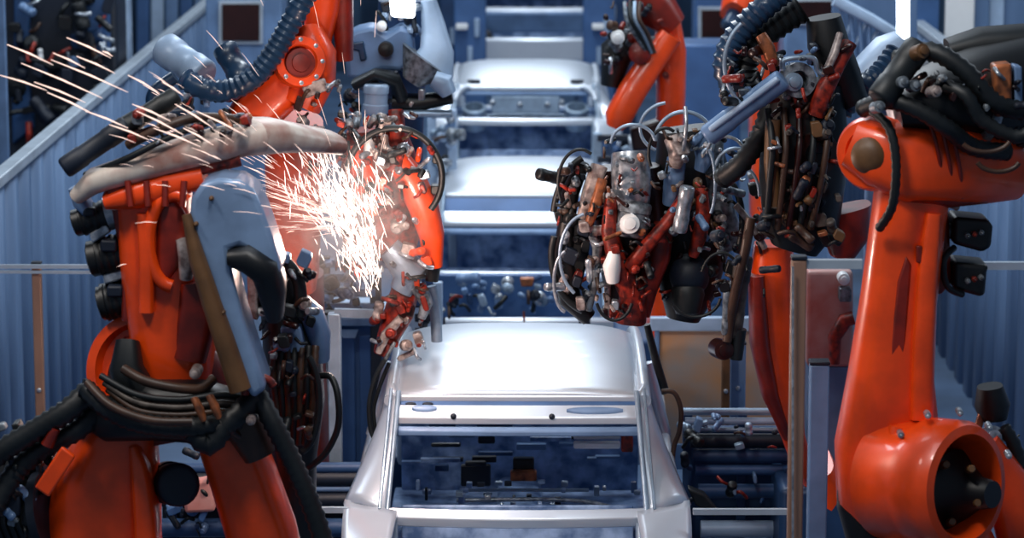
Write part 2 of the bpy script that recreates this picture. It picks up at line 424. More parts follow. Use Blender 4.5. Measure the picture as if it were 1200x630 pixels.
def greeble(root, x0, y0, x1, y1, D0, D1, n, pal, seed, big=1.0):
    """the small fittings of a weld gun: brackets, cylinders, plugs and looping leads, each a part"""
    R = random.Random(seed)
    for i in range(n):
        x = R.uniform(x0, x1); y = R.uniform(y0, y1); D = R.uniform(D0, D1); k = R.random(); m = R.choice(pal)
        s = R.uniform(.6, 1.4) * big
        if k < .28:
            a = R.uniform(0, PI); L = 14 * s
            G().tube([P(x, y, D), P(x + L * math.cos(a) * .5, y + L * math.sin(a) * .5 + R.uniform(-5, 5), D - .03), P(x + L * math.cos(a), y + L * math.sin(a), D)], M(2.0 * s, D), 8, 1).done('lead', R.choice(['rubber', 'rubber', 'rubberbrown', 'steel', 'redpart']), root)
        elif k < .55:
            w, h = R.uniform(5, 14) * s, R.uniform(5, 16) * s; a = R.uniform(-.5, .5)
            c, sn = math.cos(a), math.sin(a)
            q = [(-w, -h), (w * .6, -h), (w, -h * .5), (w, h), (-w * .5, h), (-w, h * .6)]
            plate('bracket', m, root, [(x + (u * c - v * sn) * .5, y + (u * sn + v * c) * .5) for u, v in q], D, .05 + .05 * R.random(), .006)
        elif k < .8:
            a = R.uniform(0, 2 * PI); L = R.uniform(8, 24) * s
            cyl('air_cylinder', m, root, (x, y, D), (x + L * math.cos(a), y + L * math.sin(a), D + R.uniform(-.1, .1)), R.uniform(2.5, 5.5) * s)
        else:
            r = M(R.uniform(3, 6.5) * s, D)
            G().lathe(P(x, y, D), (R.uniform(-.5, .5), -1, R.uniform(-.3, .5)), [(r, -.05), (r, 0), (r * .8, .01), (r * .5, .012), (r * .45, .03), (0, .03)], 14).done('connector', m, root)
def arcpts(cx, cy, rx, ry, a0, a1, D, n=9, dD=0):
    return [(cx + rx * math.cos(math.radians(a0 + (a1 - a0) * k / (n - 1))), cy + ry * math.sin(math.radians(a0 + (a1 - a0) * k / (n - 1))), D + dD * k / (n - 1)) for k in range(n)]
def pedestal(root, px, D, w, top, m='deepblue'):
    x = P(px, 600, D).x
    G().box((x, D + .1, top / 2), (w, w, top)).done('pedestal', m, root, bevel=.03)
    G().box((x, D + .1, .03), (w * 1.4, w * 1.4, .06)).done('base_plate', 'galv', root, bevel=.01)

# ------------------------------------------------------------------ right foreground robot
D = 13.0
ra = empty('industrial_robot', (P(1080, 600, D).x, D, 0), 'large orange robot at the right edge with upright arm and open ring joint', 'robot', 'welding robots')
pedestal(ra, 1090, D + .15, .9, 1.15)
limb('base_casting', 'orange', ra, [(1090, 760, D + .15, 75, .3), (1085, 650, D + .15, 88, .3), (1070, 590, D + .15, 70, .26), (1060, 555, D + .15, 45, .2)], 3.4)
limb('link_arm', 'orange', ra, [(1048, 612, D, 40, .13), (1040, 580, D, 60, .17), (1040, 520, D, 62, .18), (1044, 440, D, 50, .17), (1053, 350, D, 44, .16), (1064, 260, D, 43, .15), (1072, 205, D, 44, .15), (1076, 170, D, 36, .12)], 3.4)
limb('arm_rib', 'orange', ra, [(1080, 490, D - .17, 14, .05), (1082, 400, D - .17, 13, .05), (1088, 300, D - .16, 12, .05), (1094, 250, D - .15, 9, .04)], 3)
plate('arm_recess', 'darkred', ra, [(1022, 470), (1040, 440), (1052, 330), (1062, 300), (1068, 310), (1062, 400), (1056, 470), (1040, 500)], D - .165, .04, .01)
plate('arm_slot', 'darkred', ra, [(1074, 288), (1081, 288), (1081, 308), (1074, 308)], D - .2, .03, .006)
G().lathe(P(1128, 570, D - .36), (.95, -1, .12), [(M(62, D), -.42), (M(72, D), -.4), (M(72, D), -.2), (M(77, D), -.17), (M(77, D), -.02), (M(72, D), .02), (M(62, D), .03), (M(57, D), .0), (M(56, D), -.3), (M(40, D), -.32), (M(20, D), -.3), (0, -.3)], 48).done('ring_joint', 'orange', ra)
G().lathe(P(1120, 574, D - .2), (.95, -1, .12), [(M(48, D), -.1), (M(48, D), .0), (M(38, D), .02), (M(20, D), .12), (M(16, D), .2), (0, .2)], 28).done('gearbox', 'black', ra)
for k, (x, y) in enumerate(((1105, 545), (1135, 550), (1142, 590), (1112, 612))):
    cyl('gear_bolt', 'brown', ra, (x, y, D - .28), (x + 4, y - 1, D - .38), 5)
for k in range(5):
    a = -2.4 + k * .5
    disc('bolt', 'steel', ra, (1112 + 76 * math.cos(a), 566 + 84 * math.sin(a), D - .32), 4, .05)
limb('casting_rib', 'orange', ra, [(1052, 500, D - .2, 10, .05), (1042, 540, D - .22, 12, .06), (1044, 590, D - .22, 12, .06)], 3)
limb('cable_guard', 'black', ra, [(1018, 640, D - .02, 24, .1), (1000, 590, D - .02, 20, .09), (994, 520, D - .0, 11, .08), (997, 460, D, 6, .06)], 2.5)
limb('side_bracket', 'orange', ra, [(1150, 520, D + .2, 22, .1), (1178, 560, D + .2, 26, .1), (1192, 640, D + .2, 22, .1)], 3)
# elbow and forearm
limb('elbow_casting', 'orange', ra, [(998, 165, D + .02, 30, .15), (1030, 178, D, 40, .2), (1062, 188, D - .02, 46, .22), (1110, 188, D, 47, .2), (1150, 192, D + .1, 42, .18), (1178, 198, D + .2, 32, .15)], 3.6)
limb('forearm_lower', 'darkred', ra, [(1062, 214, D - .02, 20, .18), (1100, 222, D, 18, .16), (1140, 222, D + .1, 14, .14)], 3)
G().lathe(P(1022, 180, D - .1), (-.5, -1, 0), [(M(42, D), -.1), (M(44, D), 0), (M(40, D), .03), (M(30, D), .035), (M(26, D), .01), (0, .01)], 36).done('elbow_ring', 'orange', ra)
G().lathe(P(1020, 182, D - .14), (-.5, -1, 0), [(M(25, D), -.05), (M(25, D), 0), (M(20, D), .04), (M(10, D), .06), (0, .06)], 28).done('elbow_cap', 'brown', ra)
chose('elbow_cable', 'rubber', ra, [(1022, 130, D - .2), (1042, 150, D - .28), (1050, 190, D - .3), (1046, 240, D - .28), (1030, 268, D - .2)], 6)
for x in (1097, 1108, 1119):
    hose('lead', 'darkred', ra, [(x - 10, 138, D - .2), (x - 2, 160, D - .24), (x + 6, 200, D - .2), (x + 8, 232, D - .15)], 2.4)
# wrist drive and cable mass above the forearm
motor(ra, (1060, 120, D + .1), (1170, 96, D + .25), 34)
motor(ra, (1078, 88, D + .25), (1186, 62, D + .4), 26)
motor(ra, (1150, 128, D), (1206, 140, D + .1), 40)
limb('drive_housing', 'black', ra, [(1050, 128, D, 22, .18), (1090, 120, D, 40, .22), (1150, 108, D + .1, 52, .24), (1210, 100, D + .2, 60, .24)], 3)
limb('drive_cover', 'rubber', ra, [(1110, 58, D + .3, 12, .12), (1150, 52, D + .3, 20, .14), (1205, 50, D + .3, 22, .14)], 3)
cyl('dress_tube', 'rubber', ra, (1078, 52, D - .2), (1030, 118, D - .3), 17)
disc('tube_cap', 'brown', ra, (1080, 60, D - .32), 9, .05, (.4, -1, .3))
chose('dress_hose', 'rubber', ra, [(1010, 128, D - .1), (1040, 118, D - .25), (1075, 128, D - .3), (1110, 150, D - .3), (1140, 172, D - .2), (1180, 178, D - .1)], 11)
chose('dress_hose', 'rubber', ra, [(1050, 70, D - .1), (1090, 60, D - .2), (1130, 82, D - .25), (1165, 120, D - .25), (1200, 130, D - .2)], 12)
chose('dress_hose', 'rubber', ra, [(1090, 96, D - .2), (1130, 110, D - .3), (1150, 140, D - .3), (1190, 160, D - .3), (1215, 150, D - .3)], 9)
hose('lead', 'rubberbrown', ra, arcpts(1155, 160, 30, 18, 20, 150, D - .35), 3)
hose('lead', 'rubberbrown', ra, arcpts(1170, 185, 26, 16, 20, 160, D - .35), 3)
plate('terminal_box', 'copper', ra, [(1164, 76), (1186, 74), (1187, 136), (1166, 138)], D - .2, .12, .015, label='copper brown terminal box')
plate('terminal_frame', 'greyblue', ra, [(1188, 76), (1198, 78), (1199, 140), (1189, 138)], D - .18, .1, .01)
for x, y in ((1096, 107), (1072, 100), (1030, 125), (1058, 96)):
    disc('connector', 'beige' if x > 1090 else 'grey', ra, (x, y, D - .34), 7, .06, (.2, -1, .2))
greeble(ra, 1060, 70, 1195, 130, D - .32, D - .2, 22, ['black', 'navy', 'maroon', 'grey'], 3)
# two motors behind the link arm
plate('motor_bracket', 'darkred', ra, [(1092, 240), (1112, 244), (1116, 330), (1104, 346), (1090, 346)], D + .05, .2, .02)
for y, L in ((274, 1164), (327, 1157)):
    plate('motor_box', 'black', ra, [(1118, y - 20), (1160, y - 16), (L, y - 8), (L - 2, y + 16), (1152, y + 22), (1116, y + 12)], D, .22, .02)
    cyl('motor_neck', 'grey', ra, (1106, y - 4, D + .1), (1120, y - 3, D + .1), 10)
    for q in range(3): disc('connector', 'redpart' if q % 2 else 'grey', ra, (1134 + 8 * q, y + 2 - q * 2, D - .02), 3.2, .03)
cyl('spacer', 'beige', ra, (1112, 238, D - .05), (1124, 243, D - .05), 5)
hose('lead', 'rubber', ra, [(1118, 290, D), (1106, 305, D - .08), (1110, 335, D - .05), (1128, 345, D)], 4)
# black hose and valve at the right of the ring
limb('hose_end', 'rubber', ra, [(1160, 452, D + .3, 15, .08), (1163, 474, D + .3, 21, .1), (1164, 490, D + .3, 16, .08)], 2.4)
hose('lead', 'copper', ra, [(1152, 480, D + .28), (1146, 500, D + .25), (1138, 520, D + .2)], 5)
disc('valve', 'steel', ra, (1164, 512, D + .2), 14, .1, (.2, -1, .3))
chose('dress_hose', 'rubber', ra, [(1176, 500, D + .2), (1192, 530, D + .2), (1198, 580, D + .2), (1192, 640, D + .2)], 9)
greeble(ra, 1140, 500, 1198, 560, D + .15, D + .35, 14, ['navy', 'rubber', 'grey', 'darkred'], 5)

# ------------------------------------------------------------------ right middle robot: red link, dark wrist, blue tubes
D = 15.2
rb = empty('industrial_robot', (P(935, 600, D + 1).x, D + 1, 0), 'orange robot behind the fence post with a dark cable-wrapped wrist and grey-blue tube', 'robot', 'welding robots')
pedestal(rb, 985, D + 1.0, .7, 1.0)
limb('base_casting', 'orange', rb, [(985, 720, D + 1, 45, .3), (975, 600, D + 1, 34, .24), (955, 540, D + .9, 20, .18)], 3)
limb('link_arm', 'orange', rb, [(906, 285, D + .5, 22, .13), (906, 330, D + .5, 29, .15), (909, 400, D + .5, 28, .15), (917, 460, D + .55, 23, .13), (928, 505, D + .65, 14, .11), (940, 545, D + .8, 12, .1)], 3)
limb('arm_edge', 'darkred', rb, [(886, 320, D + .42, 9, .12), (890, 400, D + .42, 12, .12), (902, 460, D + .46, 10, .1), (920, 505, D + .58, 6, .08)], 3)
# dark wrist block
limb('wrist_housing', 'black', rb, [(945, 95, D, 42, .22), (942, 150, D, 50, .25), (940, 210, D, 50, .25), (938, 262, D, 44, .22), (930, 290, D, 28, .16)], 3)
limb('wrist_side', 'brown', rb, [(906, 140, D - .25, 9, .05), (904, 190, D - .27, 9, .05), (908, 240, D - .26, 7, .05)], 3, label='brown side plate')
limb('arm_stub', 'darkred', rb, [(985, 245, D + .1, 36, .16), (992, 275, D + .1, 28, .15), (985, 300, D + .1, 14, .12)], 3)
disc('wrist_flange', 'maroon', rb, (958, 180, D - .26), 26, .06, (.2, -1, 0), .55)
disc('wrist_flange', 'rubberbrown', rb, (935, 250, D - .24), 20, .06, (.1, -1, .2), .5)
for k in range(5): hose('lead', ['rubber', 'rubberbrown', 'maroon', 'rubber', 'rubberbrown'][k], rb, [(900 + 18 * k, 128, D - .25), (905 + 16 * k, 170, D - .34), (902 + 15 * k, 215, D - .34), (898 + 13 * k, 268, D - .28)], 4)
greeble(rb, 898, 130, 985, 285, D - .38, D - .24, 60, ['black', 'maroon', 'brown', 'rubberbrown', 'darkred', 'navy', 'conduit', 'copper'], 12)
hose('lead', 'rubberbrown', rb, [(880, 255, D - .2), (872, 300, D - .2), (862, 340, D - .15), (855, 380, D - .1), (852, 400, D - .1)], 6)
cyl('gripper_finger', 'conduit', rb, (872, 300, D - .1), (858, 395, D - .05), 11)
cyl('finger_rod', 'grey', rb, (852, 340, D - .12), (850, 392, D - .1), 5)
disc('finger_tip', 'maroon', rb, (848, 410, D - .1), 12, .12, (.2, -1, .1))
limb('finger_end', 'rubber', rb, [(866, 385, D - .05, 9, .05), (862, 420, D - .05, 8, .05)], 2.5)
# upper end: round flange, red diagonal link, big hoses
disc('tool_flange', 'grey', rb, (936, 94, D - .3), 21, .08, (.1, -1, .1), .5)
disc('tool_hub', 'galv', rb, (930, 96, D - .32), 11, .08, (.2, -1, .1))
hose('flange_clip', 'galv', rb, [(918, 82, D - .3), (920, 70, D - .32), (952, 68, D - .32), (958, 82, D - .3), (966, 88, D - .3)], 3)
limb('tool_link', 'redpart', rb, [(994, 52, D - .2, 9, .06), (980, 78, D - .25, 9, .06), (966, 105, D - .28, 11, .06), (956, 132, D - .25, 11, .06)], 3)
limb('tool_link_edge', 'beige', rb, [(984, 40, D - .27, 4, .03), (978, 62, D - .31, 5, .03), (966, 88, D - .33, 4, .03)], 3)
limb('tool_link', 'copper', rb, [(892, 42, D - .2, 7, .05), (900, 56, D - .22, 8, .05), (906, 75, D - .2, 7, .05)], 3)
limb('tool_head', 'black', rb, [(965, 20, D, 20, .14), (970, 50, D, 24, .16), (985, 90, D, 24, .16), (1000, 120, D, 18, .12)], 2.6)
cyl('dress_tube', 'greyblue', rb, (828, 160, D - .3), (918, 92, D - .4), 13)
cyl('tube_band', 'paleblue', rb, (832, 152, D - .36), (912, 92, D - .46), 4)
chose('dress_hose', 'rubberblue', rb, [(862, 105, D - .1), (850, 80, D - .1), (858, 50, D - .1), (885, 18, D - .1), (920, -12, D - .1)], 16)
chose('dress_hose', 'rubber', rb, [(880, 120, D), (872, 80, D), (885, 50, D), (910, 30, D), (940, 10, D)], 17)
chose('dress_hose', 'rubberblue', rb, [(985, 130, D + .1), (1008, 105, D + .1), (1030, 88, D + .15), (1052, 60, D + .2)], 15)
hose('lead', 'galv', rb, arcpts(905, 75, 56, 62, 130, 230, D - .4), 2.5)
chose('dress_hose', 'rubber', rb, [(845, 210, D), (870, 190, D - .1), (895, 150, D - .1), (905, 110, D - .05)], 13)
greeble(rb, 845, 55, 985, 130, D - .4, D - .2, 60, ['black', 'navy', 'grey', 'maroon', 'greyblue', 'darkred'], 21)
greeble(rb, 838, 250, 900, 345, D - .3, D - .05, 18, ['black', 'navy', 'redpart', 'rubberbrown'], 22)

# ------------------------------------------------------------------ right weld gun cluster
D = 15.7
ga = empty('spot_welding_gun', P(725, 380, D), 'silver and red spot welding gun with white-capped cylinders, over the nearest car roof', 'welding gun', 'spot welding guns')
limb('gun_body', 'maroon', ga, [(735, 195, D + .1, 38, .15), (738, 250, D + .1, 44, .18), (738, 310, D + .1, 36, .16), (738, 368, D + .1, 24, .12)], 2.6)
limb('transformer', 'steel', ga, [(738, 180, D - .1, 22, .12), (740, 215, D - .14, 24, .14), (741, 240, D - .12, 20, .12)], 2.8, label='pale dented transformer can')
cyl('cylinder', 'grey', ga, (745, 236, D - .2), (738, 278, D - .22), 20)
disc('cylinder_cap', 'white', ga, (738, 262, D - .35), 12, .05, (0, -1, .2))
limb('electrode_arm', 'redpart', ga, [(716, 225, D - .15, 7, .06), (714, 270, D - .2, 10, .07), (724, 310, D - .2, 12, .08), (742, 345, D - .2, 16, .09), (738, 372, D - .15, 20, .08)], 3)
limb('electrode_arm', 'redpart', ga, [(802, 228, D - .2, 5, .05), (780, 262, D - .25, 7, .05), (756, 290, D - .28, 8, .05), (738, 312, D - .25, 8, .05)], 3)
limb('electrode_arm', 'darkred', ga, [(778, 262, D - .1, 12, .07), (772, 300, D - .1, 14, .07), (758, 340, D - .1, 12, .07), (752, 368, D - .1, 10, .07)], 3)
limb('electrode_cap', 'white', ga, [(720, 296, D - .3, 7, .05), (717, 312, D - .32, 11, .06), (718, 328, D - .3, 8, .05)], 2.3, label='rounded white cap')
limb('foot_bracket', 'beige', ga, [(712, 334, D - .2, 4, .04), (712, 368, D - .2, 4, .04)], 3)
plate('foot_plate', 'redpart', ga, [(710, 364), (735, 362), (737, 371), (712, 373)], D - .22, .08, .01)
limb('hinge_arm', 'beige', ga, [(702, 195, D - .1, 10, .06), (692, 225, D - .14, 10, .06), (682, 252, D - .1, 6, .05)], 3)
limb('hinge_arm', 'copper', ga, [(706, 210, D - .17, 6, .04), (698, 240, D - .2, 7, .04), (690, 262, D - .18, 5, .04)], 3)
limb('side_arm', 'black', ga, [(682, 190, D, 9, .07), (668, 225, D, 11, .08), (664, 262, D, 10, .08), (660, 300, D, 14, .08), (668, 350, D, 14, .08), (690, 372, D, 10, .07)], 3)
limb('side_arm', 'grey', ga, [(690, 262, D - .12, 6, .05), (700, 290, D - .12, 6, .05), (697, 330, D - .12, 5, .05), (690, 362, D - .1, 4, .04)], 3)
plate('side_plate', 'rubber', ga, [(656, 262), (672, 252), (690, 258), (690, 300), (680, 340), (664, 346), (652, 318)], D - .06, .08, .015)
hose('lead', 'rubber', ga, arcpts(700, 262, 52, 82, 190, 250, D - .1), 4)
hose('lead', 'rubber', ga, arcpts(702, 300, 56, 68, 110, 200, D - .12), 4)
greeble(ga, 655, 190, 700, 360, D - .26, D - .08, 60, ['grey', 'black', 'beige', 'navy', 'rubberbrown', 'steel', 'redpart'], 31)
greeble(ga, 705, 165, 765, 370, D - .36, D - .2, 90, ['redpart', 'beige', 'grey', 'maroon', 'steel', 'black', 'grey', 'copper'], 32, .7)
gb = empty('spot_welding_gun', P(800, 380, D + .1), 'spot welding gun with a bright upright silver cylinder and a round green-black dome below', 'welding gun', 'spot welding guns')
D = 15.75
limb('gun_body', 'black', gb, [(805, 150, D + .15, 34, .14), (812, 210, D + .15, 46, .18), (812, 280, D + .15, 46, .18), (806, 340, D + .15, 34, .15), (800, 372, D + .15, 20, .12)], 2.6)
cyl('cylinder', 'steel', gb, (806, 218, D - .42), (796, 272, D - .4), 9, label='bright silver cylinder')
limb('gun_bracket', 'greyblue', gb, [(793, 185, D - .15, 11, .07), (790, 208, D - .17, 12, .08), (784, 238, D - .15, 8, .06)], 3)
limb('red_arm', 'redpart', gb, [(822, 220, D - .2, 7, .05), (824, 250, D - .22, 9, .06), (820, 275, D - .2, 9, .06), (812, 298, D - .18, 6, .05)], 3)
limb('hinge_block', 'beige', gb, [(790, 162, D - .22, 12, .07), (796, 178, D - .25, 13, .08), (792, 190, D - .22, 8, .06)], 2.6)
G().ball(P(808, 322, D - .12), M(24, D), (1, .9, 1.08)).done('dome', 'navy', gb, label='dark round dome')
G().lathe(P(806, 345, D - .15), (0, -.2, -1), [(M(18, D), -.04), (M(20, D), 0), (M(14, D), .1), (0, .11)], 20).done('dome_socket', 'rubber', gb)
limb('rear_mount', 'grey', gb, [(838, 150, D, 10, .08), (836, 190, D, 12, .08), (846, 240, D, 14, .08), (860, 290, D, 14, .08)], 3)
limb('mount_plate', 'greyblue', gb, [(822, 160, D - .18, 12, .05), (826, 185, D - .18, 11, .05), (820, 200, D - .18, 7, .04)], 3)
hose('lead', 'galv', gb, arcpts(802, 165, 34, 34, 180, 380, D - .3, 12), 2.4)
hose('lead', 'galv', gb, arcpts(786, 150, 36, 30, 120, 260, D - .25, 9), 2)
hose('lead', 'steel', gb, [(803, 125, D - .3), (804, 150, D - .34), (799, 185, D - .3)], 2.4)
hose('lead', 'galv', gb, arcpts(862, 200, 24, 26, 190, 330, D - .3, 9), 2.2)
hose('lead', 'rubber', gb, arcpts(840, 260, 30, 56, 250, 400, D - .2, 9), 4)
hose('lead', 'beige', gb, [(862, 240, D - .25), (880, 262, D - .25), (896, 290, D - .2)], 4)
greeble(gb, 775, 150, 845, 300, D - .36, D - .18, 70, ['grey', 'black', 'beige', 'greyblue', 'steel', 'redpart', 'brown'], 41, .75)
greeble(gb, 780, 290, 860, 370, D - .2, D, 24, ['black', 'navy', 'maroon', 'rubber', 'grey'], 42)
greeble(gb, 840, 160, 895, 290, D - .28, D - .1, 26, ['black', 'navy', 'rubber', 'grey', 'maroon'], 43)

for i, (cx, cy, rx, ry, a0, a1, m) in enumerate(((680, 215, 26, 40, 150, 300, 'rubber'), (690, 300, 34, 50, 120, 260, 'galv'), (742, 168, 26, 22, 180, 350, 'galv'), (720, 345, 22, 30, 20, 160, 'rubber'), (665, 330, 16, 36, 100, 260, 'steel'))):
    hose('lead', m, ga, arcpts(cx, cy, rx, ry, a0, a1, 15.3, 9), 2)
for i, (cx, cy, rx, ry, a0, a1, m) in enumerate(((845, 330, 24, 34, 200, 380, 'rubber'), (780, 180, 20, 30, 150, 300, 'rubber'), (870, 230, 20, 34, 200, 360, 'galv'), (850, 180, 22, 20, 180, 330, 'steel'), (815, 345, 30, 26, 10, 150, 'rubber'), (828, 215, 10, 40, 240, 420, 'galv'))):
    hose('lead', m, gb, arcpts(cx, cy, rx, ry, a0, a1, 15.35, 9), 2)
# ------------------------------------------------------------------ far right robot with two orange arms in an inverted V
D = 21
rc = empty('industrial_robot', (P(762, 300, D + .4).x, D + .4, 0), 'orange robot far back right of the third car, arms in an inverted V', 'robot', 'welding robots')
pedestal(rc, 785, D + .3, .8, .8)
limb('base_casting', 'orange', rc, [(785, 420, D + .3, 30, .3), (786, 300, D + .3, 26, .26), (786, 200, D + .3, 20, .2)], 3)
limb('forearm', 'orange', rc, [(786, 40, D - .1, 14, .14), (765, 70, D - .1, 15, .15), (742, 105, D - .15, 16, .15), (724, 138, D - .2, 16, .14), (720, 148, D - .2, 10, .12)], 3.4)
limb('link_arm', 'orange', rc, [(782, 18, D + .1, 14, .14), (786, 60, D + .1, 18, .16), (786, 110, D + .1, 17, .16), (784, 170, D + .2, 15, .15)], 3.4)
limb('elbow', 'darkred', rc, [(752, -10, D, 24, .2), (772, 12, D, 24, .2), (790, 30, D, 16, .18)], 3)
G().lathe(P(750, 62, D - .3), (0, -1, .1), [(M(12, D), -.1), (M(13, D), 0), (M(9, D), .02), (0, .02)], 24).done('joint_cover', 'darkred', rc)
disc('connector', 'white', rc, (724, 44, D - .35), 8, .08)
disc('screw_plug', 'darkred', rc, (780, 88, D - .08), 4, .03)
limb('wrist', 'black', rc, [(750, 40, D + .05, 20, .15), (722, 62, D + .05, 20, .15), (716, 100, D + .05, 12, .12)], 2.6)
plate('tool_mount', 'maroon', rc, [(738, 152), (776, 140), (776, 172), (742, 178)], D, .2, .02)
for k in range(4): hose('lead', ['grey', 'rubber', 'galv', 'rubberbrown'][k], rc, [(732 + 6 * k, 2, D - .3), (734 + 5 * k, 22, D - .36), (744 + 5 * k, 40, D - .34), (758 + 3 * k, 62, D - .3)], 2.4)
greeble(rc, 708, 0, 775, 75, D - .3, D - .12, 30, ['black', 'maroon', 'rubberbrown', 'grey', 'darkred', 'navy'], 51, .9)
rd = empty('industrial_robot', (P(868, 100, D + 4).x, D + 4, 0), 'orange robot arm tip at the top of the photo, left of the big blue hose', 'robot', 'welding robots')
pedestal(rd, 905, D + 4, .7, .7)
limb('base_casting', 'orange', rd, [(905, 250, D + 4, 26, .3), (900, 120, D + 4, 22, .25), (892, 20, D + 4, 20, .2)], 3)
limb('forearm', 'orange', rd, [(895, -30, D + 3.6, 22, .2), (872, -4, D + 3.5, 24, .2), (860, 16, D + 3.4, 14, .16)], 3.4)
cyl('wrist', 'rubberblue', rd, (862, 14, D + 3.4), (852, 32, D + 3.3), 9)
# ------------------------------------------------------------------ left foreground robot
D = 13.0
la = empty('industrial_robot', (P(180, 600, D).x, D, 0), 'large orange robot at the left with a grey-blue arm cover and dark cable loops', 'robot', 'welding robots')
pedestal(la, 190, D + .1, 1.0, 1.05)
limb('base_casting', 'orange', la, [(190, 760, D + .2, 130, .35), (190, 690, D + .2, 120, .32), (185, 650, D + .25, 100, .3)], 3.4)
limb('shoulder_left', 'orange', la, [(118, 700, D, 80, .2), (120, 620, D, 70, .2), (128, 560, D, 62, .19), (140, 510, D, 48, .17), (158, 470, D, 34, .15)], 3)
limb('shoulder_left_edge', 'orange', la, [(176, 680, D - .12, 15, .12), (172, 600, D - .14, 14, .12), (165, 545, D - .14, 11, .1), (160, 524, D - .12, 7, .08)], 3)
limb('shoulder_right', 'orange', la, [(320, 690, D, 44, .17), (306, 620, D, 42, .17), (286, 560, D, 40, .17), (268, 510, D, 38, .16), (250, 470, D, 30, .14)], 3)
limb('shoulder_body', 'darkred', la, [(215, 505, D + .1, 70, .2), (205, 460, D + .1, 85, .22), (195, 420, D + .1, 70, .22), (190, 385, D + .1, 45, .18)], 2.6)
G().lathe(P(168, 435, D - .05), (-.25, -1, .15), [(M(70, D), -.2), (M(74, D), -.05), (M(70, D), .02), (M(58, D), .03), (M(54, D), -.02), (M(30, D), -.03), (0, -.03)], 48).done('shoulder_joint', 'orange', la)
G().lathe(P(172, 446, D - .09), (-.25, -1, .15), [(M(50, D), -.05), (M(50, D), .0), (M(46, D), .02), (M(20, D), .05), (0, .05)], 40).done('shoulder_cover', 'maroon', la)
limb('link_arm', 'orange', la, [(210, 470, D, 40, .15), (204, 400, D - .02, 50, .17), (195, 340, D, 50, .16), (186, 290, D, 46, .16), (180, 240, D, 44, .15), (184, 205, D, 42, .13)], 3.2)
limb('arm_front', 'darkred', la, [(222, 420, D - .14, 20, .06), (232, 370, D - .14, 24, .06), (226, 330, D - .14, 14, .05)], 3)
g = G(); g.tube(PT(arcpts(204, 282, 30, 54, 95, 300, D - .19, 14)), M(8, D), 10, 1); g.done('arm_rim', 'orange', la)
limb('arm_recess', 'darkred', la, [(196, 240, D - .16, 14, .03), (204, 262, D - .17, 20, .03), (200, 300, D - .17, 17, .03), (190, 326, D - .16, 8, .03)], 2.4)  # darker red puts the shade of the hollow into the colour
limb('arm_rib', 'orange', la, [(168, 250, D - .17, 8, .04), (172, 300, D - .18, 9, .04), (172, 365, D - .18, 9, .04)], 3)
limb('knuckle', 'beige', la, [(214, 280, D - .2, 8, .04), (220, 300, D - .22, 11, .05), (218, 325, D - .2, 8, .04)], 2.4, label='pale beige knuckle')
limb('elbow_bracket', 'orange', la, [(125, 234, D - .1, 10, .1), (160, 226, D - .1, 18, .12), (200, 214, D - .1, 18, .12), (240, 205, D - .1, 14, .1)], 3)
for k in range(4): limb('elbow_rib', 'darkred', la, [(150 + 22 * k, 212, D - .2, 4, .03), (154 + 20 * k, 242, D - .22, 4, .03)], 3)
# forearm
limb('forearm', 'glarecast', la, [(92, 228, D - .1, 10, .08), (110, 212, D - .12, 15, .1), (180, 190, D - .12, 18, .12), (250, 170, D - .1, 20, .12), (300, 160, D, 20, .12)], 2.6, label='forearm casting painted pale with weld glare')
limb('forearm_under', 'redpart', la, [(130, 222, D - .1, 8, .09), (200, 204, D - .1, 9, .1), (280, 184, D - .05, 10, .1)], 3)
limb('wrist', 'glarecast', la, [(285, 160, D + .1, 22, .13), (318, 158, D + .2, 20, .13), (345, 160, D + .3, 15, .12), (388, 166, D + .5, 12, .1)], 2.6)
cyl('dress_tube', 'navy', la, (74, 198, D - .2), (150, 146, D - .15), 13)
cyl('dress_tube', 'rubber', la, (140, 152, D - .15), (208, 112, D - .05), 12)
hose('lead', 'rubberbrown', la, [(150, 170, D - .2), (190, 150, D - .25), (230, 138, D - .2), (280, 140, D - .1)], 6)
hose('lead', 'rubber', la, [(100, 205, D - .1), (150, 185, D - .24), (200, 160, D - .24), (262, 138, D - .1)], 4)
limb('forearm_rear', 'greyblue', la, [(88, 218, D, 8, .07), (96, 236, D, 10, .08), (106, 248, D, 8, .07)], 2.6)
greeble(la, 150, 130, 290, 165, D - .28, D - .12, 26, ['redpart', 'maroon', 'beige', 'rubberbrown', 'copper', 'grey'], 61)
# three stacked motors
for (a, b, r) in (((128, 250, D), (86, 262, D), 18), ((158, 292, D), (104, 304, D), 24), ((160, 345, D), (116, 356, D), 23)):
    motor(la, a, b, r)
plate('motor_mount', 'steel', la, [(104, 274), (124, 262), (130, 272), (108, 286)], D - .05, .15, .01)
plate('motor_mount', 'steel', la, [(120, 322), (158, 312), (160, 322), (122, 334)], D - .05, .15, .01)
limb('motor_plate', 'darkred', la, [(146, 240, D + .02, 14, .13), (156, 300, D + .02, 12, .13), (156, 370, D + .02, 12, .13)], 3)
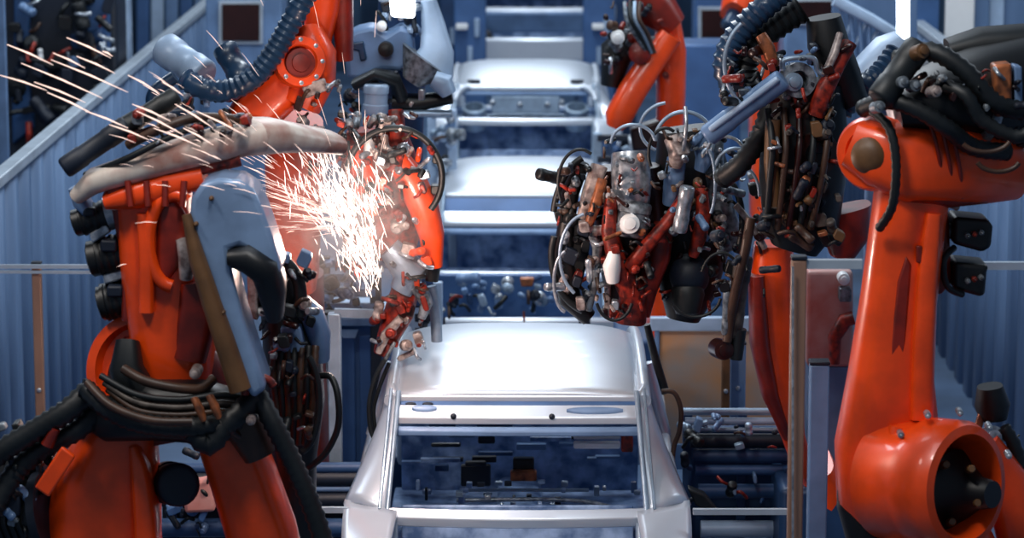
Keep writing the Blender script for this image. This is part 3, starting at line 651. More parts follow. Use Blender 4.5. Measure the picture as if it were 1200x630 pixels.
# cable loops
limb('cable_shade_pack', 'black', la, [(96, 478, D - .1, 16, .1), (130, 490, D - .16, 26, .12), (180, 480, D - .2, 36, .12), (235, 482, D - .2, 38, .12), (285, 486, D - .14, 28, .12), (305, 500, D - .1, 14, .1)], 2.6)  # black mass added among the cable loops to darken the shoulder
limb('cable_shade_pack', 'rubber', la, [(150, 400, D - .16, 14, .07), (148, 430, D - .2, 20, .08), (160, 460, D - .2, 24, .08)], 2.6)
for k in range(5): hose('lead', ['rubber', 'conduit', 'rubberbrown', 'rubber', 'maroon'][k], la, [(118 + 4 * k, 440 + 8 * k, D - .3), (160, 462 + 9 * k, D - .36), (210, 468 + 9 * k, D - .36), (262, 462 + 10 * k, D - .32), (292, 470 + 12 * k, D - .26)], 4)
chose('dress_hose', 'rubber', la, [(100, 455, D - .3), (125, 478, D - .38), (160, 494, D - .42), (205, 500, D - .42), (245, 498, D - .4), (275, 490, D - .3)], 13)
hose('lead', 'rubberbrown', la, [(102, 448, D - .36), (130, 475, D - .45), (175, 492, D - .5), (225, 494, D - .48)], 5)
hose('dress_hose', 'rubberbrown', la, [(145, 432, D - .3), (170, 446, D - .36), (205, 454, D - .36), (235, 455, D - .32), (250, 444, D - .26)], 6)
chose('dress_hose', 'rubber', la, [(110, 452, D - .25), (80, 480, D - .3), (40, 505, D - .3), (0, 530, D - .3), (-30, 560, D - .3)], 15)
chose('dress_hose', 'rubber', la, [(120, 470, D - .2), (95, 500, D - .25), (60, 520, D - .25), (20, 550, D - .25), (-10, 600, D - .3)], 14)
chose('dress_hose', 'rubber', la, [(225, 505, D - .38), (245, 520, D - .4), (262, 500, D - .38), (285, 480, D - .35), (300, 460, D - .3)], 15)
chose('dress_hose', 'rubber', la, [(298, 455, D - .3), (318, 492, D - .34), (340, 535, D - .34), (362, 585, D - .34), (385, 650, D - .34)], 13)
for x, y in ((232, 475), (250, 472)): limb('hose_clip', 'copper', la, [(x - 4, y - 8, D - .44, 4, .03), (x + 2, y + 4, D - .46, 5, .03), (x + 6, y + 14, D - .44, 4, .03)], 2.6)
disc('bolt', 'beige', la, (229, 437, D - .3), 7, .08); disc('bolt', 'beige', la, (294, 492, D - .4), 6, .06)
disc('bolt', 'beige', la, (246, 446, D - .25), 4, .06)
hose('lead', 'redpart', la, arcpts(305, 462, 18, 20, 180, 330, D - .36), 5)
limb('joint_band', 'rubberbrown', la, [(262, 478, D - .2, 20, .08), (290, 500, D - .2, 26, .1), (306, 530, D - .18, 22, .08)], 2.6)
cyl('counter_motor', 'navy', la, (196, 565, D + .05), (210, 568, D - .15), 26)
plate('warning_plate', 'orange', la, [(40, 571), (72, 523), (88, 535), (57, 583)], D - .35, .03, .01, label='flat orange plate')
limb('left_post', 'darkred', la, [(56, 520, D - .3, 8, .05), (66, 500, D - .3, 6, .05)], 3)
motor(la, (50, 600, D - .1), (-20, 610, D - .05), 44, 'black', 'navy')
motor(la, (60, 545, D + .05), (10, 560, D + .1), 34, 'black', 'navy')
greeble(la, 0, 500, 55, 620, D - .3, D - .15, 30, ['black', 'navy', 'rubber', 'grey', 'greyblue', 'maroon'], 62)
# grey-blue arm cover
D2 = 12.55
plate('arm_cover', 'coverblue', la, [(222, 252), (224, 232), (236, 215), (256, 209), (280, 211), (297, 222), (308, 246), (320, 280), (330, 316), (322, 330), (302, 300), (280, 288), (268, 292), (272, 320), (284, 370), (300, 420), (312, 456), (296, 468), (284, 448), (268, 400), (246, 330), (230, 285)], D2, .3, .05, label='grey-blue arm cover')
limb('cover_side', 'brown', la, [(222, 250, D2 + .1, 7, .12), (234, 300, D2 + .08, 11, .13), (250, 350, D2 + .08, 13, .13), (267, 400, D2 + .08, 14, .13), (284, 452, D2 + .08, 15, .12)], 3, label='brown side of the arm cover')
limb('cover_shade', 'black', la, [(268, 300, D2 + .05, 10, .08), (288, 300, D2 + .05, 18, .11), (308, 310, D2 + .06, 19, .12), (318, 330, D2 + .12, 18, .12), (322, 360, D2 + .2, 12, .1)], 2.6)  # black solid laid over the cover as the shade of its hollow
for q in ((248, 232), (262, 365), (230, 262)): disc('bolt', 'brown', la, (q[0], q[1], D2 + .0), 3, .03)

# connector cluster right of the cover
D = 13.6
lc = empty('cable_junction', (P(340, 470, D).x, D, 0), 'dark tower of cable connectors and hoses right of the grey-blue arm cover', 'cable junction')
limb('post', 'black', lc, [(345, 700, D + .15, 26, .12), (345, 540, D + .1, 26, .12), (345, 470, D, 36, .15), (342, 400, D, 34, .15), (330, 340, D, 26, .12), (322, 300, D, 16, .1)], 3)
G().box((P(345, 600, D).x, D + .12, .04), (.5, .4, .08)).done('base_plate', 'galv', lc, bevel=.01)
plate('housing', 'beige', lc, [(289, 320), (301, 324), (302, 376), (291, 372)], D - .25, .1, .01)
limb('housing', 'maroon', lc, [(312, 322, D - .15, 12, .08), (316, 350, D - .15, 12, .08), (314, 362, D - .15, 10, .06)], 3)
cyl('collar', 'white', lc, (302, 364, D - .2), (326, 366, D - .2), 6)
limb('elbow_pipe', 'greyblue', lc, [(350, 350, D - .1, 9, .06), (366, 368, D - .1, 14, .07), (374, 392, D - .08, 14, .07), (378, 420, D - .06, 9, .06)], 2.6)
disc('collar', 'beige', lc, (357, 356, D - .22), 8, .05)
plate('connector_block', 'greyblue', lc, [(328, 384), (352, 382), (358, 412), (332, 416)], D - .2, .1, .01)
for k in range(7): chose('dress_hose', 'rubber' if k % 2 else 'rubberbrown', lc, [(322 + 8 * k, 405, D - .18), (320 + 8 * k, 440, D - .22), (324 + 7 * k, 480, D - .2), (322 + 7 * k, 520, D - .15)], 5)
hose('lead', 'rubber', lc, [(374, 440, D - .1), (388, 442, D - .14), (396, 465, D - .18), (396, 500, D - .18), (382, 530, D - .15), (362, 548, D - .12)], 4)
hose('lead', 'rubber', lc, arcpts(350, 470, 24, 60, -60, 80, D - .25), 4)
hose('lead', 'rubber', lc, [(300, 300, D - .2), (330, 305, D - .2), (350, 330, D - .2), (352, 370, D - .2)], 8)
greeble(lc, 305, 300, 365, 420, D - .3, D - .15, 34, ['black', 'navy', 'maroon', 'grey', 'rubber', 'greyblue'], 71)
greeble(lc, 315, 420, 370, 520, D - .3, D - .2, 20, ['black', 'navy', 'rubber', 'rubberbrown'], 72)

# ------------------------------------------------------------------ second left robot
D = 16.5
lb = empty('industrial_robot', (P(360, 300, D + .3).x, D + .3, 0), 'orange robot behind the weld sparks with a thick dark blue hose along its arm', 'robot', 'welding robots')
pedestal(lb, 350, D + .4, .8, .8)
limb('base_casting', 'darkred', lb, [(350, 560, D + .4, 40, .3), (345, 420, D + .4, 36, .3), (345, 320, D + .4, 34, .25)], 3)
limb('link_arm', 'orange', lb, [(345, 330, D + .3, 28, .2), (345, 240, D + .2, 32, .2), (345, 190, D + .2, 34, .2), (348, 150, D + .1, 30, .18)], 3.2)
limb('forearm', 'orange', lb, [(280, 150, D - .1, 22, .14), (300, 130, D - .1, 30, .16), (330, 98, D - .05, 32, .17), (355, 65, D, 34, .18), (370, 45, D, 28, .16)], 3.2)
limb('elbow', 'orange', lb, [(352, 120, D - .1, 26, .14), (368, 90, D - .1, 26, .16), (368, 62, D - .1, 26, .16), (362, 40, D - .05, 18, .14)], 2.6)
disc('elbow_ring', 'orange', lb, (352, 72, D - .3), 30, .08, (.25, -1, .2), .62)
disc('elbow_hub', 'darkred', lb, (352, 74, D - .27), 18, .06, (.25, -1, .2))
bolts(lb, P(352, 72, D - .29), (.25, -1, .2), M(25, D), 8, .018)
limb('upper_arm', 'orange', lb, [(372, 50, D + .1, 16, .14), (378, 10, D + .1, 20, .14), (384, -40, D + .1, 20, .14)], 3)
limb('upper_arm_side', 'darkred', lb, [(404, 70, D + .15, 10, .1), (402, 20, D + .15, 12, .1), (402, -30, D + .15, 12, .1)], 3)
plate('forearm_plate', 'beige', lb, [(352, 98), (380, 92), (384, 106), (358, 116)], D - .32, .06, .01)
limb('link_rib', 'beige', lb, [(290, 140, D - .3, 5, .04), (330, 152, D - .3, 6, .04), (380, 154, D - .3, 6, .04)], 3)
chose('dress_hose', 'rubberblue', lb, [(216, 92, D - .3), (240, 104, D - .35), (270, 105, D - .35), (300, 88, D - .35), (322, 60, D - .35), (340, 28, D - .35), (360, -8, D - .35)], 14)
chose('dress_hose', 'rubber', lb, [(250, 112, D - .2), (285, 108, D - .2), (312, 85, D - .2), (332, 50, D - .2), (352, 14, D - .2)], 9)
cyl('dress_tube', 'rubberblue', lb, (262, 55, D), (285, 95, D - .1), 15)
cyl('hose_drum', 'paleblue', lb, (192, 56, D + .2), (240, 90, D), 20)
hose('lead', 'rubberblue', lb, [(205, 90, D - .1), (180, 110, D - .1), (185, 130, D - .1), (220, 130, D - .1)], 8)
greeble(lb, 205, 100, 270, 140, D - .3, D - .1, 20, ['navy', 'greyblue', 'galv', 'rubber', 'grey'], 81)
greeble(lb, 345, 95, 400, 190, D - .34, D - .15, 24, ['redpart', 'beige', 'maroon', 'grey', 'black', 'orange'], 82)

# ------------------------------------------------------------------ left weld gun in the sparks
D = 16.0
gc = empty('spot_welding_gun', P(455, 340, D), 'orange-red spot welding gun with a curved arm, lit by sparks left of the cars', 'welding gun', 'spot welding guns')
limb('gun_body', 'redpart', gc, [(440, 150, D + .1, 34, .14), (446, 200, D + .1, 48, .16), (448, 250, D + .1, 52, .16), (445, 300, D + .1, 40, .14)], 2.6)
limb('curved_arm', 'orange', gc, [(462, 178, D - .1, 12, .09), (480, 208, D - .12, 17, .1), (496, 240, D - .12, 18, .1), (506, 275, D - .12, 15, .1), (508, 310, D - .1, 11, .08)], 3)
limb('arm_tip', 'black', gc, [(508, 310, D - .1, 9, .07), (506, 328, D - .1, 8, .06)], 3)
limb('inner_arm', 'orange', gc, [(420, 170, D - .15, 14, .08), (425, 210, D - .17, 16, .08), (440, 250, D - .17, 14, .08)], 3)
limb('inner_arm', 'redpart', gc, [(464, 130, D - .1, 9, .06), (466, 160, D - .14, 10, .06), (462, 200, D - .16, 12, .06)], 3)
hose('ring_hose', 'rubber', gc, arcpts(462, 208, 56, 58, 190, 400, D - .3, 16), 4)
cyl('air_cylinder', 'white', gc, (434, 162, D - .25), (432, 182, D - .25), 7)
cyl('air_cylinder', 'beige', gc, (450, 158, D - .25), (452, 176, D - .25), 5)
limb('nozzle_body', 'galv', gc, [(456, 290, D - .05, 14, .08), (482, 318, D - .05, 22, .1), (470, 340, D - .05, 14, .08)], 2.6)
plate('cross_bracket', 'beige', gc, [(425, 138), (462, 138), (462, 146), (425, 148)], D - .2, .06, .01)
greeble(gc, 395, 130, 515, 240, D - .36, D - .18, 95, ['redpart', 'beige', 'orange', 'grey', 'maroon', 'black', 'steel', 'beige'], 91, .8)
greeble(gc, 400, 240, 500, 335, D - .3, D - .15, 30, ['beige', 'redpart', 'grey', 'steel', 'orange'], 92)
gd = empty('clamp_unit', P(465, 425, D), 'small red clamp unit with jaw pieces beside the nearest car roof, left', 'clamp')
limb('clamp_body', 'redpart', gd, [(476, 335, D, 16, .08), (468, 365, D, 18, .09), (456, 392, D, 14, .08), (446, 414, D, 9, .06)], 2.6)
limb('clamp_jaw', 'grey', gd, [(490, 335, D - .1, 10, .05), (500, 355, D - .1, 8, .05), (494, 372, D - .1, 5, .04)], 2.6)
limb('clamp_finger', 'beige', gd, [(470, 372, D - .12, 5, .04), (452, 392, D - .12, 6, .04), (444, 412, D - .1, 4, .03)], 2.6)
greeble(gd, 440, 335, 500, 412, D - .18, D - .08, 30, ['redpart', 'darkred', 'grey', 'beige', 'maroon', 'redpart'], 93)
pp('support_rod', 'galv', gd, [(505, 335, D + .1), (510, 365, D + .1), (512, 400, D + .1)], .03)
q = P(392, 366, D)
G().tube([q, P(474, 368, D)], .03, 4).done('clamp_arm', 'galv', gd)
G().box((q.x, D, q.z / 2), (.07, .07, q.z)).done('clamp_post', 'galv', gd, bevel=.008)
G().box((q.x, D, .02), (.2, .2, .04)).done('foot_plate', 'greyblue', gd, bevel=.005)

# grey machine hanging top centre-left
D = 18
gm = empty('grey_weld_head', (P(450, 130, D).x, D, 0), 'blue-grey weld head with tilted panels and white cylinder, top left of the cars', 'weld head')
plate('housing', 'greyblue', gm, [(402, 42), (418, 34), (436, 30), (452, 40), (468, 30), (482, 34), (486, 70), (470, 84), (448, 82), (420, 94), (406, 92)], D, .3, .03)
plate('recess', 'rubberblue', gm, [(412, 50), (426, 48), (430, 70), (422, 72), (420, 60), (412, 58)], D - .02, .05, .01)
disc('port', 'black', gm, (452, 58, D - .04), 9, .05)
disc('bolt', 'white', gm, (447, 31, D - .04), 6, .05)
limb('tilted_panel', 'paleblue', gm, [(502, 0, D + .1, 9, .08), (508, 30, D + .1, 14, .08), (512, 60, D + .05, 20, .1), (500, 92, D, 32, .1)], 4)
limb('neck', 'grey', gm, [(500, 70, D - .05, 34, .1), (482, 95, D - .05, 12, .08)], 3)
cyl('cylinder', 'paleblue', gm, (441, 98, D - .2), (440, 134, D - .2), 15)
limb('saddle', 'rubber', gm, [(418, 98, D - .1, 7, .08), (440, 86, D - .14, 6, .1), (462, 92, D - .1, 8, .08), (470, 112, D - .05, 8, .08)], 2.6)
limb('roller', 'paleblue', gm, [(508, 92, D - .15, 10, .08), (520, 98, D - .15, 13, .1), (526, 110, D - .15, 9, .08)], 2.4)
limb('lower_bar', 'black', gm, [(460, 118, D, 8, .1), (490, 120, D, 10, .1), (530, 114, D, 7, .08)], 3)
limb('white_bar', 'galv', gm, [(470, 133, D - .1, 4, .05), (530, 133, D - .1, 4, .05)], 3)
plate('hinge', 'steel', gm, [(490, 104), (498, 104), (498, 118), (490, 118)], D - .1, .06, .01)
limb('back_column', 'deepblue', gm, [(468, 300, D + .5, 26, .14), (468, 150, D + .5, 28, .14), (470, 60, D + .4, 30, .14), (470, 0, D + .4, 26, .14)], 4)
G().box((P(468, 300, D + .5).x, D + .5, .2), (.35, .35, .8)).done('column_foot', 'deepblue', gm, bevel=.02)
greeble(gm, 440, -5, 495, 50, D - .02, D + .1, 16, ['greyblue', 'paleblue', 'navy', 'steel', 'rubber'], 94)
greeble(gm, 400, 95, 480, 130, D - .15, D, 18, ['navy', 'greyblue', 'grey', 'black', 'beige'], 95)
tag(plate('work_lamp', 'lampglow', None, [(455, -12), (486, -12), (486, 22), (458, 20)], D - .25, .1, .02), 'bright white rectangular work lamp over the blue-grey weld head', 'lamp')
# ------------------------------------------------------------------ fences, posts and rails
def fpost(px, D, w, h, m, label, name='fence_post', group='fence posts'):
    x = P(px, 315, D).x
    r = empty(name, (x, D, 0), label, 'post', group)
    G().box((x, D, h / 2), (w, w * .9, h)).done('profile', m, r, bevel=.008)
    G().box((x, D, .015), (w * 2.2, w * 2.2, .03)).done('foot_plate', 'galv', r, bevel=.004)
    G().box((x, D, h + .008), (w * 1.05, w, .016)).done('cap', 'navy', r, bevel=.004)
    for z in (.6, 1.2): G().lathe((x, D - w * .45, z), (0, -1, 0), [(.014, 0), (.014, .012), (.008, .016)], 6).done('bolt', 'steel', r)
    return r
def rail(name, m, pts, th, label, cat='rail', group=None):
    """square rail through px,py,D points"""
    g = G(); q = PT(pts)
    for a, b in zip(q, q[1:]):
        d = (b - a); g.tube([a, b], th, 4)
    o = g.done(name, m, None, label=label, cat=cat, group=group)
    return o
def ztop(py, D): return P(600, py, D).z
fpost(43, 17.5, .055, ztop(310, 17.5), 'postbrown', 'thin pale fence post against the blue wall at the far left')
rail('fence_rail', 'railmat', [(-40, 312, 17.46), (116, 312, 17.46)], .016, 'upper pale rail across the left end of the blue wall', group='fence rails')
rail('fence_rail', 'railmat', [(-40, 318, 17.46), (116, 319, 17.46)], .012, 'lower thin rail just under the upper one on the left', group='fence rails')
rail('fence_rail', 'railmat', [(1110, 311, 17), (1240, 311, 17)], .03, 'pale horizontal rail on the blue wall at the right edge', group='fence rails')
fpost(936, 12.4, .062, ztop(303, 12.4), 'postbrown', 'brownish aluminium fence post in front of the orange arm, right')
rail('fence_rail', 'railmat', [(930, 309, 12.4), (1010, 309, 12.4)], .026, 'short pale rail joining the brownish post to the big orange robot', group='fence rails')
rail('glazing_strip', 'steel', [(929, 312, 12.34), (929, 640, 12.34)], .006, 'bright thin strip along the left edge of the brownish fence post', 'strip')
fpost(962, 14, .09, ztop(425, 14), 'greyblue', 'pale blue square post right of the brownish fence post')
rail('guard_rail', 'railmat', [(812, 599, 14.8), (932, 599, 14.8)], .02, 'low pale rail between the nearest car and the brownish post', group='low rails')
rail('guard_rail', 'railmat', [(328, 597, 15), (412, 597, 15)], .02, 'low pale rail left of the nearest car', group='low rails')
fpost(389, 17, .09, ztop(368, 17), 'galv', 'grey post beside the blue cabinet, left of the nearest car')
fpost(140, 26.5, .28, P(600, -30, 26.5).z, 'paleblue', 'tall pale steel column near the top left corner', 'steel_column', 'steel columns')
fpost(9, 22, .07, P(600, -30, 22).z, 'greyblue', 'slim dark blue upright at the top left edge', 'steel_column', 'steel columns')
fpost(852, 17.5, .05, ztop(400, 17.5), 'brown', 'thin brown upright in front of the tan sheet', 'fence_post')
fpost(866, 17.6, .09, ztop(402, 17.6), 'greyblue', 'blue-grey upright beside the thin brown one, before the tan sheet', 'fence_post')

# tan guarded sheet right of the near car, with pale top band
D = 18.2
ts = empty('safety_barrier', (P(850, 450, D).x, D, 0), 'tan brown barrier sheet with a pale top band, right of the nearest car', 'barrier')
plate('sheet', 'tan', ts, [(768, 388), (935, 388), (935, 520), (768, 520)], D, .03, .005)
plate('top_band', 'paleblue', ts, [(762, 372), (935, 372), (935, 388), (762, 388)], D - .05, .06, .008)
plate('kick_band', 'greyblue', ts, [(768, 520), (935, 520), (935, 550), (768, 550)], D - .02, .05, .008)
for x in (770, 932): limb('stile', 'greyblue', ts, [(x, 372, D - .02, 3, .02), (x, 552, D - .02, 3, .02)], 4)
for x in (772, 930):
    q = P(x, 550, D); G().box((q.x, D, q.z / 2), (.05, .05, q.z)).done('leg', 'greyblue', ts, bevel=.005)
tp_ = empty('pipe_rack', (P(860, 560, 16.4).x, 16.4, 0), 'low rack of dark and blue pipes between the nearest car and the right robots', 'pipe rack')
plate('tray', 'deepblue', tp_, [(800, 500), (926, 500), (926, 640), (800, 640)], 16.6, .05, .01)
for i, (y, m, r) in enumerate(((482, 'galv', .02), (493, 'paleblue', .02), (503, 'galv', .012), (516, 'navy', .04), (534, 'deepblue', .04), (550, 'cabinet', .03), (575, 'deepblue', .04), (620, 'paleblue', .05))):
    G().tube(PT([(800 + i * 3, y, 16.4), (925, y, 16.4)]), r, 10).done('pipe', m, tp_)
for x in (806, 870, 922):
    a = P(x, 478, 16.5); G().box((a.x, 16.5, a.z / 2), (.05, .05, a.z)).done('upright', 'deepblue', tp_, bevel=.005)
plate('valve_box', 'rubber', tp_, [(806, 572), (826, 580), (842, 600), (838, 606), (815, 592)], 15.9, .1, .01)
greeble(tp_, 800, 485, 925, 600, 16.1, 16.3, 26, ['navy', 'deepblue', 'galv', 'greyblue', 'black'], 101)
# pink-red cabinet seen behind the brown post
ck = empty('robot_controller', (P(975, 380, 16.5).x, 16.5, 0), 'dusty red machine cover between the two right-hand orange arms', 'machine cover')
plate('cover', 'pinkred', ck, [(946, 318), (1000, 318), (1000, 430), (946, 430)], 16.5, .3, .02)
limb('hoop', 'redpart', ck, [(978, 425, 16.4, 6, .05), (978, 395, 16.4, 8, .05), (990, 375, 16.4, 9, .05), (1000, 372, 16.4, 8, .05)], 2.6)
disc('lamp_cap', 'white', ck, (989, 327, 16.4), 7, .08)
plate('switch_box', 'grey', ck, [(984, 338), (998, 338), (998, 354), (984, 354)], 16.4, .1, .01)
q = P(973, 430, 16.5); G().box((q.x, 16.65, q.z / 2), (.24, .28, q.z)).done('stand', 'greyblue', ck, bevel=.01)
disc('gauge', 'paleblue', ck, (957, 446, 16.3), 8, .1)
# blue cabinet left of near car
cb = empty('control_cabinet', (P(415, 480, 18.9).x, 19.2, 0), 'blue control cabinet with a pale top, left of the nearest car', 'cabinet')
a, b = P(382, 380, 18.9), P(455, 380, 18.9); zt = a.z
G().box(((a.x + b.x) / 2, 19.2, zt / 2), (b.x - a.x, .6, zt)).done('body', 'cabinet', cb, bevel=.015)
G().box(((a.x + b.x) / 2, 19.18, zt + .03), (b.x - a.x + .03, .66, .06)).done('top', 'paleblue', cb, bevel=.01)
for k in range(2):
    x0 = a.x + .02 + k * (b.x - a.x) / 2
    d = G().box((x0 + (b.x - a.x) / 4 - .02, 18.885, zt * .5), ((b.x - a.x) / 2 - .03, .02, zt * .9)).done('door', 'cabinet', cb, bevel=.006)
    G().box((x0 + .05 + .05 * k, 18.865, zt * .55), (.015, .02, .14)).done('handle', 'steel', d, bevel=.004)
plate('badge', 'paleblue', cb, [(396, 386), (420, 386), (416, 396), (402, 396)], 18.86, .01, .002)
lk = empty('pipe_rack', (P(395, 560, 15.6).x, 15.6, 0), 'low blue pipework behind the rail left of the nearest car', 'pipe rack')
for y, m, r in ((548, 'deepblue', .03), (560, 'navy', .04), (572, 'greyblue', .02), (585, 'navy', .04), (618, 'deepblue', .05)):
    G().tube(PT([(190, y, 15.6), (425, y, 15.6)]), r, 10).done('pipe', m, lk)
greeble(lk, 195, 535, 330, 625, 15.3, 15.5, 30, ['navy', 'greyblue', 'deepblue', 'cabinet', 'paleblue'], 131)
plate('cover', 'pinkred', lk, [(214, 566), (250, 560), (252, 600), (216, 602)], 15.3, .1, .02, label='pinkish cover')
plate('tray', 'navy', lk, [(190, 552), (426, 552), (426, 640), (190, 640)], 15.75, .05, .01)
for x in (200, 418):
    a = P(x, 545, 15.7); G().box((a.x, 15.7, a.z / 2), (.05, .05, a.z)).done('upright', 'deepblue', lk, bevel=.005)
hk = empty('hanging_hose', (P(436, 470, 15.9).x, 15.9, 0), 'dark looped hose hanging close by the left side of the nearest car', 'hose')
hose('loop', 'rubber', hk, [(455, 415, 15.9), (441, 440, 15.9), (433, 470, 15.9), (434, 500, 15.9), (438, 512, 15.9)], 3)
hose('loop', 'rubber', hk, [(456, 425, 15.95), (446, 450, 15.95), (438, 478, 15.95), (440, 505, 15.95)], 2.5)
hk = empty('hanging_hose', (P(790, 470, 15.9).x, 15.9, 0), 'brown-black looped hose hanging close by the right side of the nearest car', 'hose')
hose('loop', 'rubberbrown', hk, [(775, 458, 15.9), (790, 460, 15.9), (798, 480, 15.9), (796, 505, 15.9), (790, 522, 15.9), (788, 540, 15.9)], 3)
limb('bracket', 'rubber', hk, [(758, 380, 16, 4, .03), (768, 420, 16, 5, .03), (780, 460, 16, 5, .03)], 3)

# line-side fixture frames beside the second and third cars
def frame(pxl, pxr, y0, y1, D, label, seed, pal, n, name='line_fixture'):
    x0, x1 = P(pxl, y0, D).x, P(pxr, y0, D).x; z0 = P(600, y0, D).z
    r = empty(name, ((x0 + x1) / 2, D, 0), label, 'fixture', 'line-side fixtures')
    for x in (x0, x1): G().box((x, D, z0 / 2), (.07, .07, z0)).done('upright', pal[0], r, bevel=.008)
    for k in range(5):
        z = z0 - k * (z0 - P(600, y1, D).z) / 4.2
        G().box(((x0 + x1) / 2, D - .02, z - .04), (abs(x1 - x0), .05, .05)).done('rung', pal[1], r, bevel=.008)
    greeble(r, pxl, y0, pxr, y1, D - .2, D - .05, n, pal, seed)
    return r
frame(506, 530, 128, 245, 24.3, 'pale ladder-like fixture left of the third car', 111, ['paleblue', 'steel', 'galv', 'greyblue', 'grey'], 18)
frame(700, 745, 155, 260, 24, 'grey fixture right of the third car, behind the weld guns', 112, ['galv', 'navy', 'greyblue', 'deepblue'], 16)
frame(486, 512, 330, 400, 18.4, 'small dark fixture left of the second car, above the nearest roof', 113, ['paleblue', 'navy', 'deepblue', 'greyblue'], 10)
frame(380, 440, 300, 372, 18.6, 'dark mesh-like fixture behind the blue cabinet top', 114, ['navy', 'greyblue', 'galv', 'black', 'deepblue'], 40)
# low deck with fittings between second car and nearest roof
dk = empty('transfer_deck', (P(600, 350, 20.6).x, 20.6, 0), 'dark blue transfer deck with small fittings between the nearest and second cars', 'conveyor')
plate('deck_sheet', 'cabinet', dk, [(508, 322), (690, 322), (690, 372), (508, 372)], 20.9, .08, .01)
plate('clamp_block', 'copper', dk, [(609, 326), (626, 326), (624, 336), (611, 336)], 20.5, .08, .01, label='copper coloured block')
greeble(dk, 512, 324, 680, 366, 20.5, 20.8, 46, ['greyblue', 'galv', 'navy', 'deepblue', 'greyblue', 'steel'], 115)
for x in (515, 685):
    a = P(x, 370, 20.95); G().box((a.x, 20.95, max(a.z, .3) / 2), (.08, .08, max(a.z, .3))).done('leg', 'navy', dk)

# machinery hall behind: columns, gantries, cabinets with dark red windows
def column(px, y0, D, w, m, label):
    x = P(px, y0, D).x; h = max(P(600, y0, D).z, .6)
    r = empty('machine_column', (x, D, 0), label, 'column', 'machine columns at the back')
    G().box((x, D, h / 2), (w, .4, h)).done('body', m, r, bevel=.02)
    G().box((x, D, .05), (w * 1.3, .55, .1)).done('foot', 'navy', r, bevel=.01)
    for k in range(3): G().box((x + (k - 1) * w * .22, D - .22, h * (.5 + .12 * k)), (w * .16, .05, .2)).done('fitting', 'paleblue', r, bevel=.01)
    return r
ca = column(551, -40, 33, .34, 'cabinet', 'blue machine column left of the topmost car')
column(530, -40, 37, .3, 'deepblue', 'dark blue machine column further left behind the topmost car')
cc = column(702, -40, 33, .34, 'cabinet', 'blue machine column right of the topmost car')
column(730, -40, 37, .34, 'deepblue', 'dark blue machine column further right behind the topmost car')
for px, rt in ((541, ca), (701, cc)): plate('marker_plate', 'white', rt, [(px - 7, 29), (px + 7, 29), (px + 7, 35), (px - 7, 35)], 32.6, .18, .01, label='small white plate')
def cabinet(px0, py0, px1, py1, D, label, win, m='greyblue'):
    a = P(px0, py0, D); b = P(px1, py0, D); h = P(600, py0, D).z
    r = empty('machine_cabinet', ((a.x + b.x) / 2, D + .3, 0), label, 'cabinet', 'machine cabinets at the back')
    G().box(((a.x + b.x) / 2, D + .3, h / 2), (b.x - a.x, .6, h)).done('body', m, r, bevel=.02)
    for x0, y0, x1, y1 in win:
        f = plate('window', 'railmat', r, [(x0 - 4, y0 - 4), (x1 + 4, y0 - 4), (x1 + 4, y1 + 4), (x0 - 4, y1 + 4)], D - .03, .05, .006)
        plate('pane', 'maroon', f, [(x0, y0), (x1, y0), (x1, y1), (x0, y1)], D - .05, .03, .004)
    return r
cabinet(240, -40, 330, 175, 27, 'blue-grey machine cabinet with a dark red window, top left', [(260, 5, 304, 48)])
cabinet(815, -40, 870, 160, 29, 'blue cabinet with a dark red window, behind the inverted V arms', [(822, 12, 856, 46)], 'cabinet')
cabinet(920, -40, 990, 160, 24, 'machine cabinet with a dark maroon window, top right of centre', [(932, 2, 978, 26)])
cabinet(800, 52, 860, 260, 26.5, 'low blue cabinet right of the inverted V arms', [], 'cabinet')
# upper left: dark machine behind the wall
um = empty('press_machine', (-4.2, 25, 0), 'dark bulky machine behind the blue wall, top left corner', 'machine')
x = -4.2
G().box((x, 25.2, 1.5), (1.6, .6, 3.0)).done('body', 'navy', um, bevel=.04)
plate('side_panel', 'deepblue', um, [(16, -10), (34, -10), (34, 50), (16, 56)], 24.8, .1, .02)
plate('side_panel', 'cabinet', um, [(98, -10), (128, -10), (128, 64), (104, 60)], 24.8, .1, .02)
plate('side_panel', 'deepblue', um, [(14, 100), (34, 100), (40, 150), (14, 170)], 24.8, .1, .02)
limb('nozzle', 'copper', um, [(112, 112, 24.2, 6, .05), (114, 124, 24.2, 7, .06)], 2.4)
disc('gauge', 'galv', um, (112, 118, 24.3), 13, .08)
cyl('piston', 'white', um, (47, 57, 24.6), (48, 70, 24.6), 3)
greeble(um, 15, 0, 130, 150, 24.55, 24.75, 60, ['navy', 'black', 'deepblue', 'rubber', 'navy', 'greyblue'], 121, 1.4)
gl = empty('glazed_screen', (P(200, 60, 33).x, 33, 0), 'tilted blue glazed screen right of the pale steel column, top left', 'screen')
for k in range(5):
    plate('panel', ['cabinet', 'paleblue', 'greyblue', 'cabinet', 'greyblue'][k], gl, [(160 + 17 * k, -20), (174 + 17 * k, -20), (174 + 17 * k, 150 - 12 * k), (160 + 17 * k, 160 - 12 * k)], 33, .05, .01)
limb('brace', 'paleblue', gl, [(150, 82, 32.6, 4, .04), (200, 42, 32.6, 4, .04), (246, 6, 32.6, 4, .04)], 4)
for x in (165, 240):
    q = P(x, 140, 33.05); G().box((q.x, 33.05, max(q.z, .5) / 2), (.08, .08, max(q.z, .5))).done('leg', 'deepblue', gl)
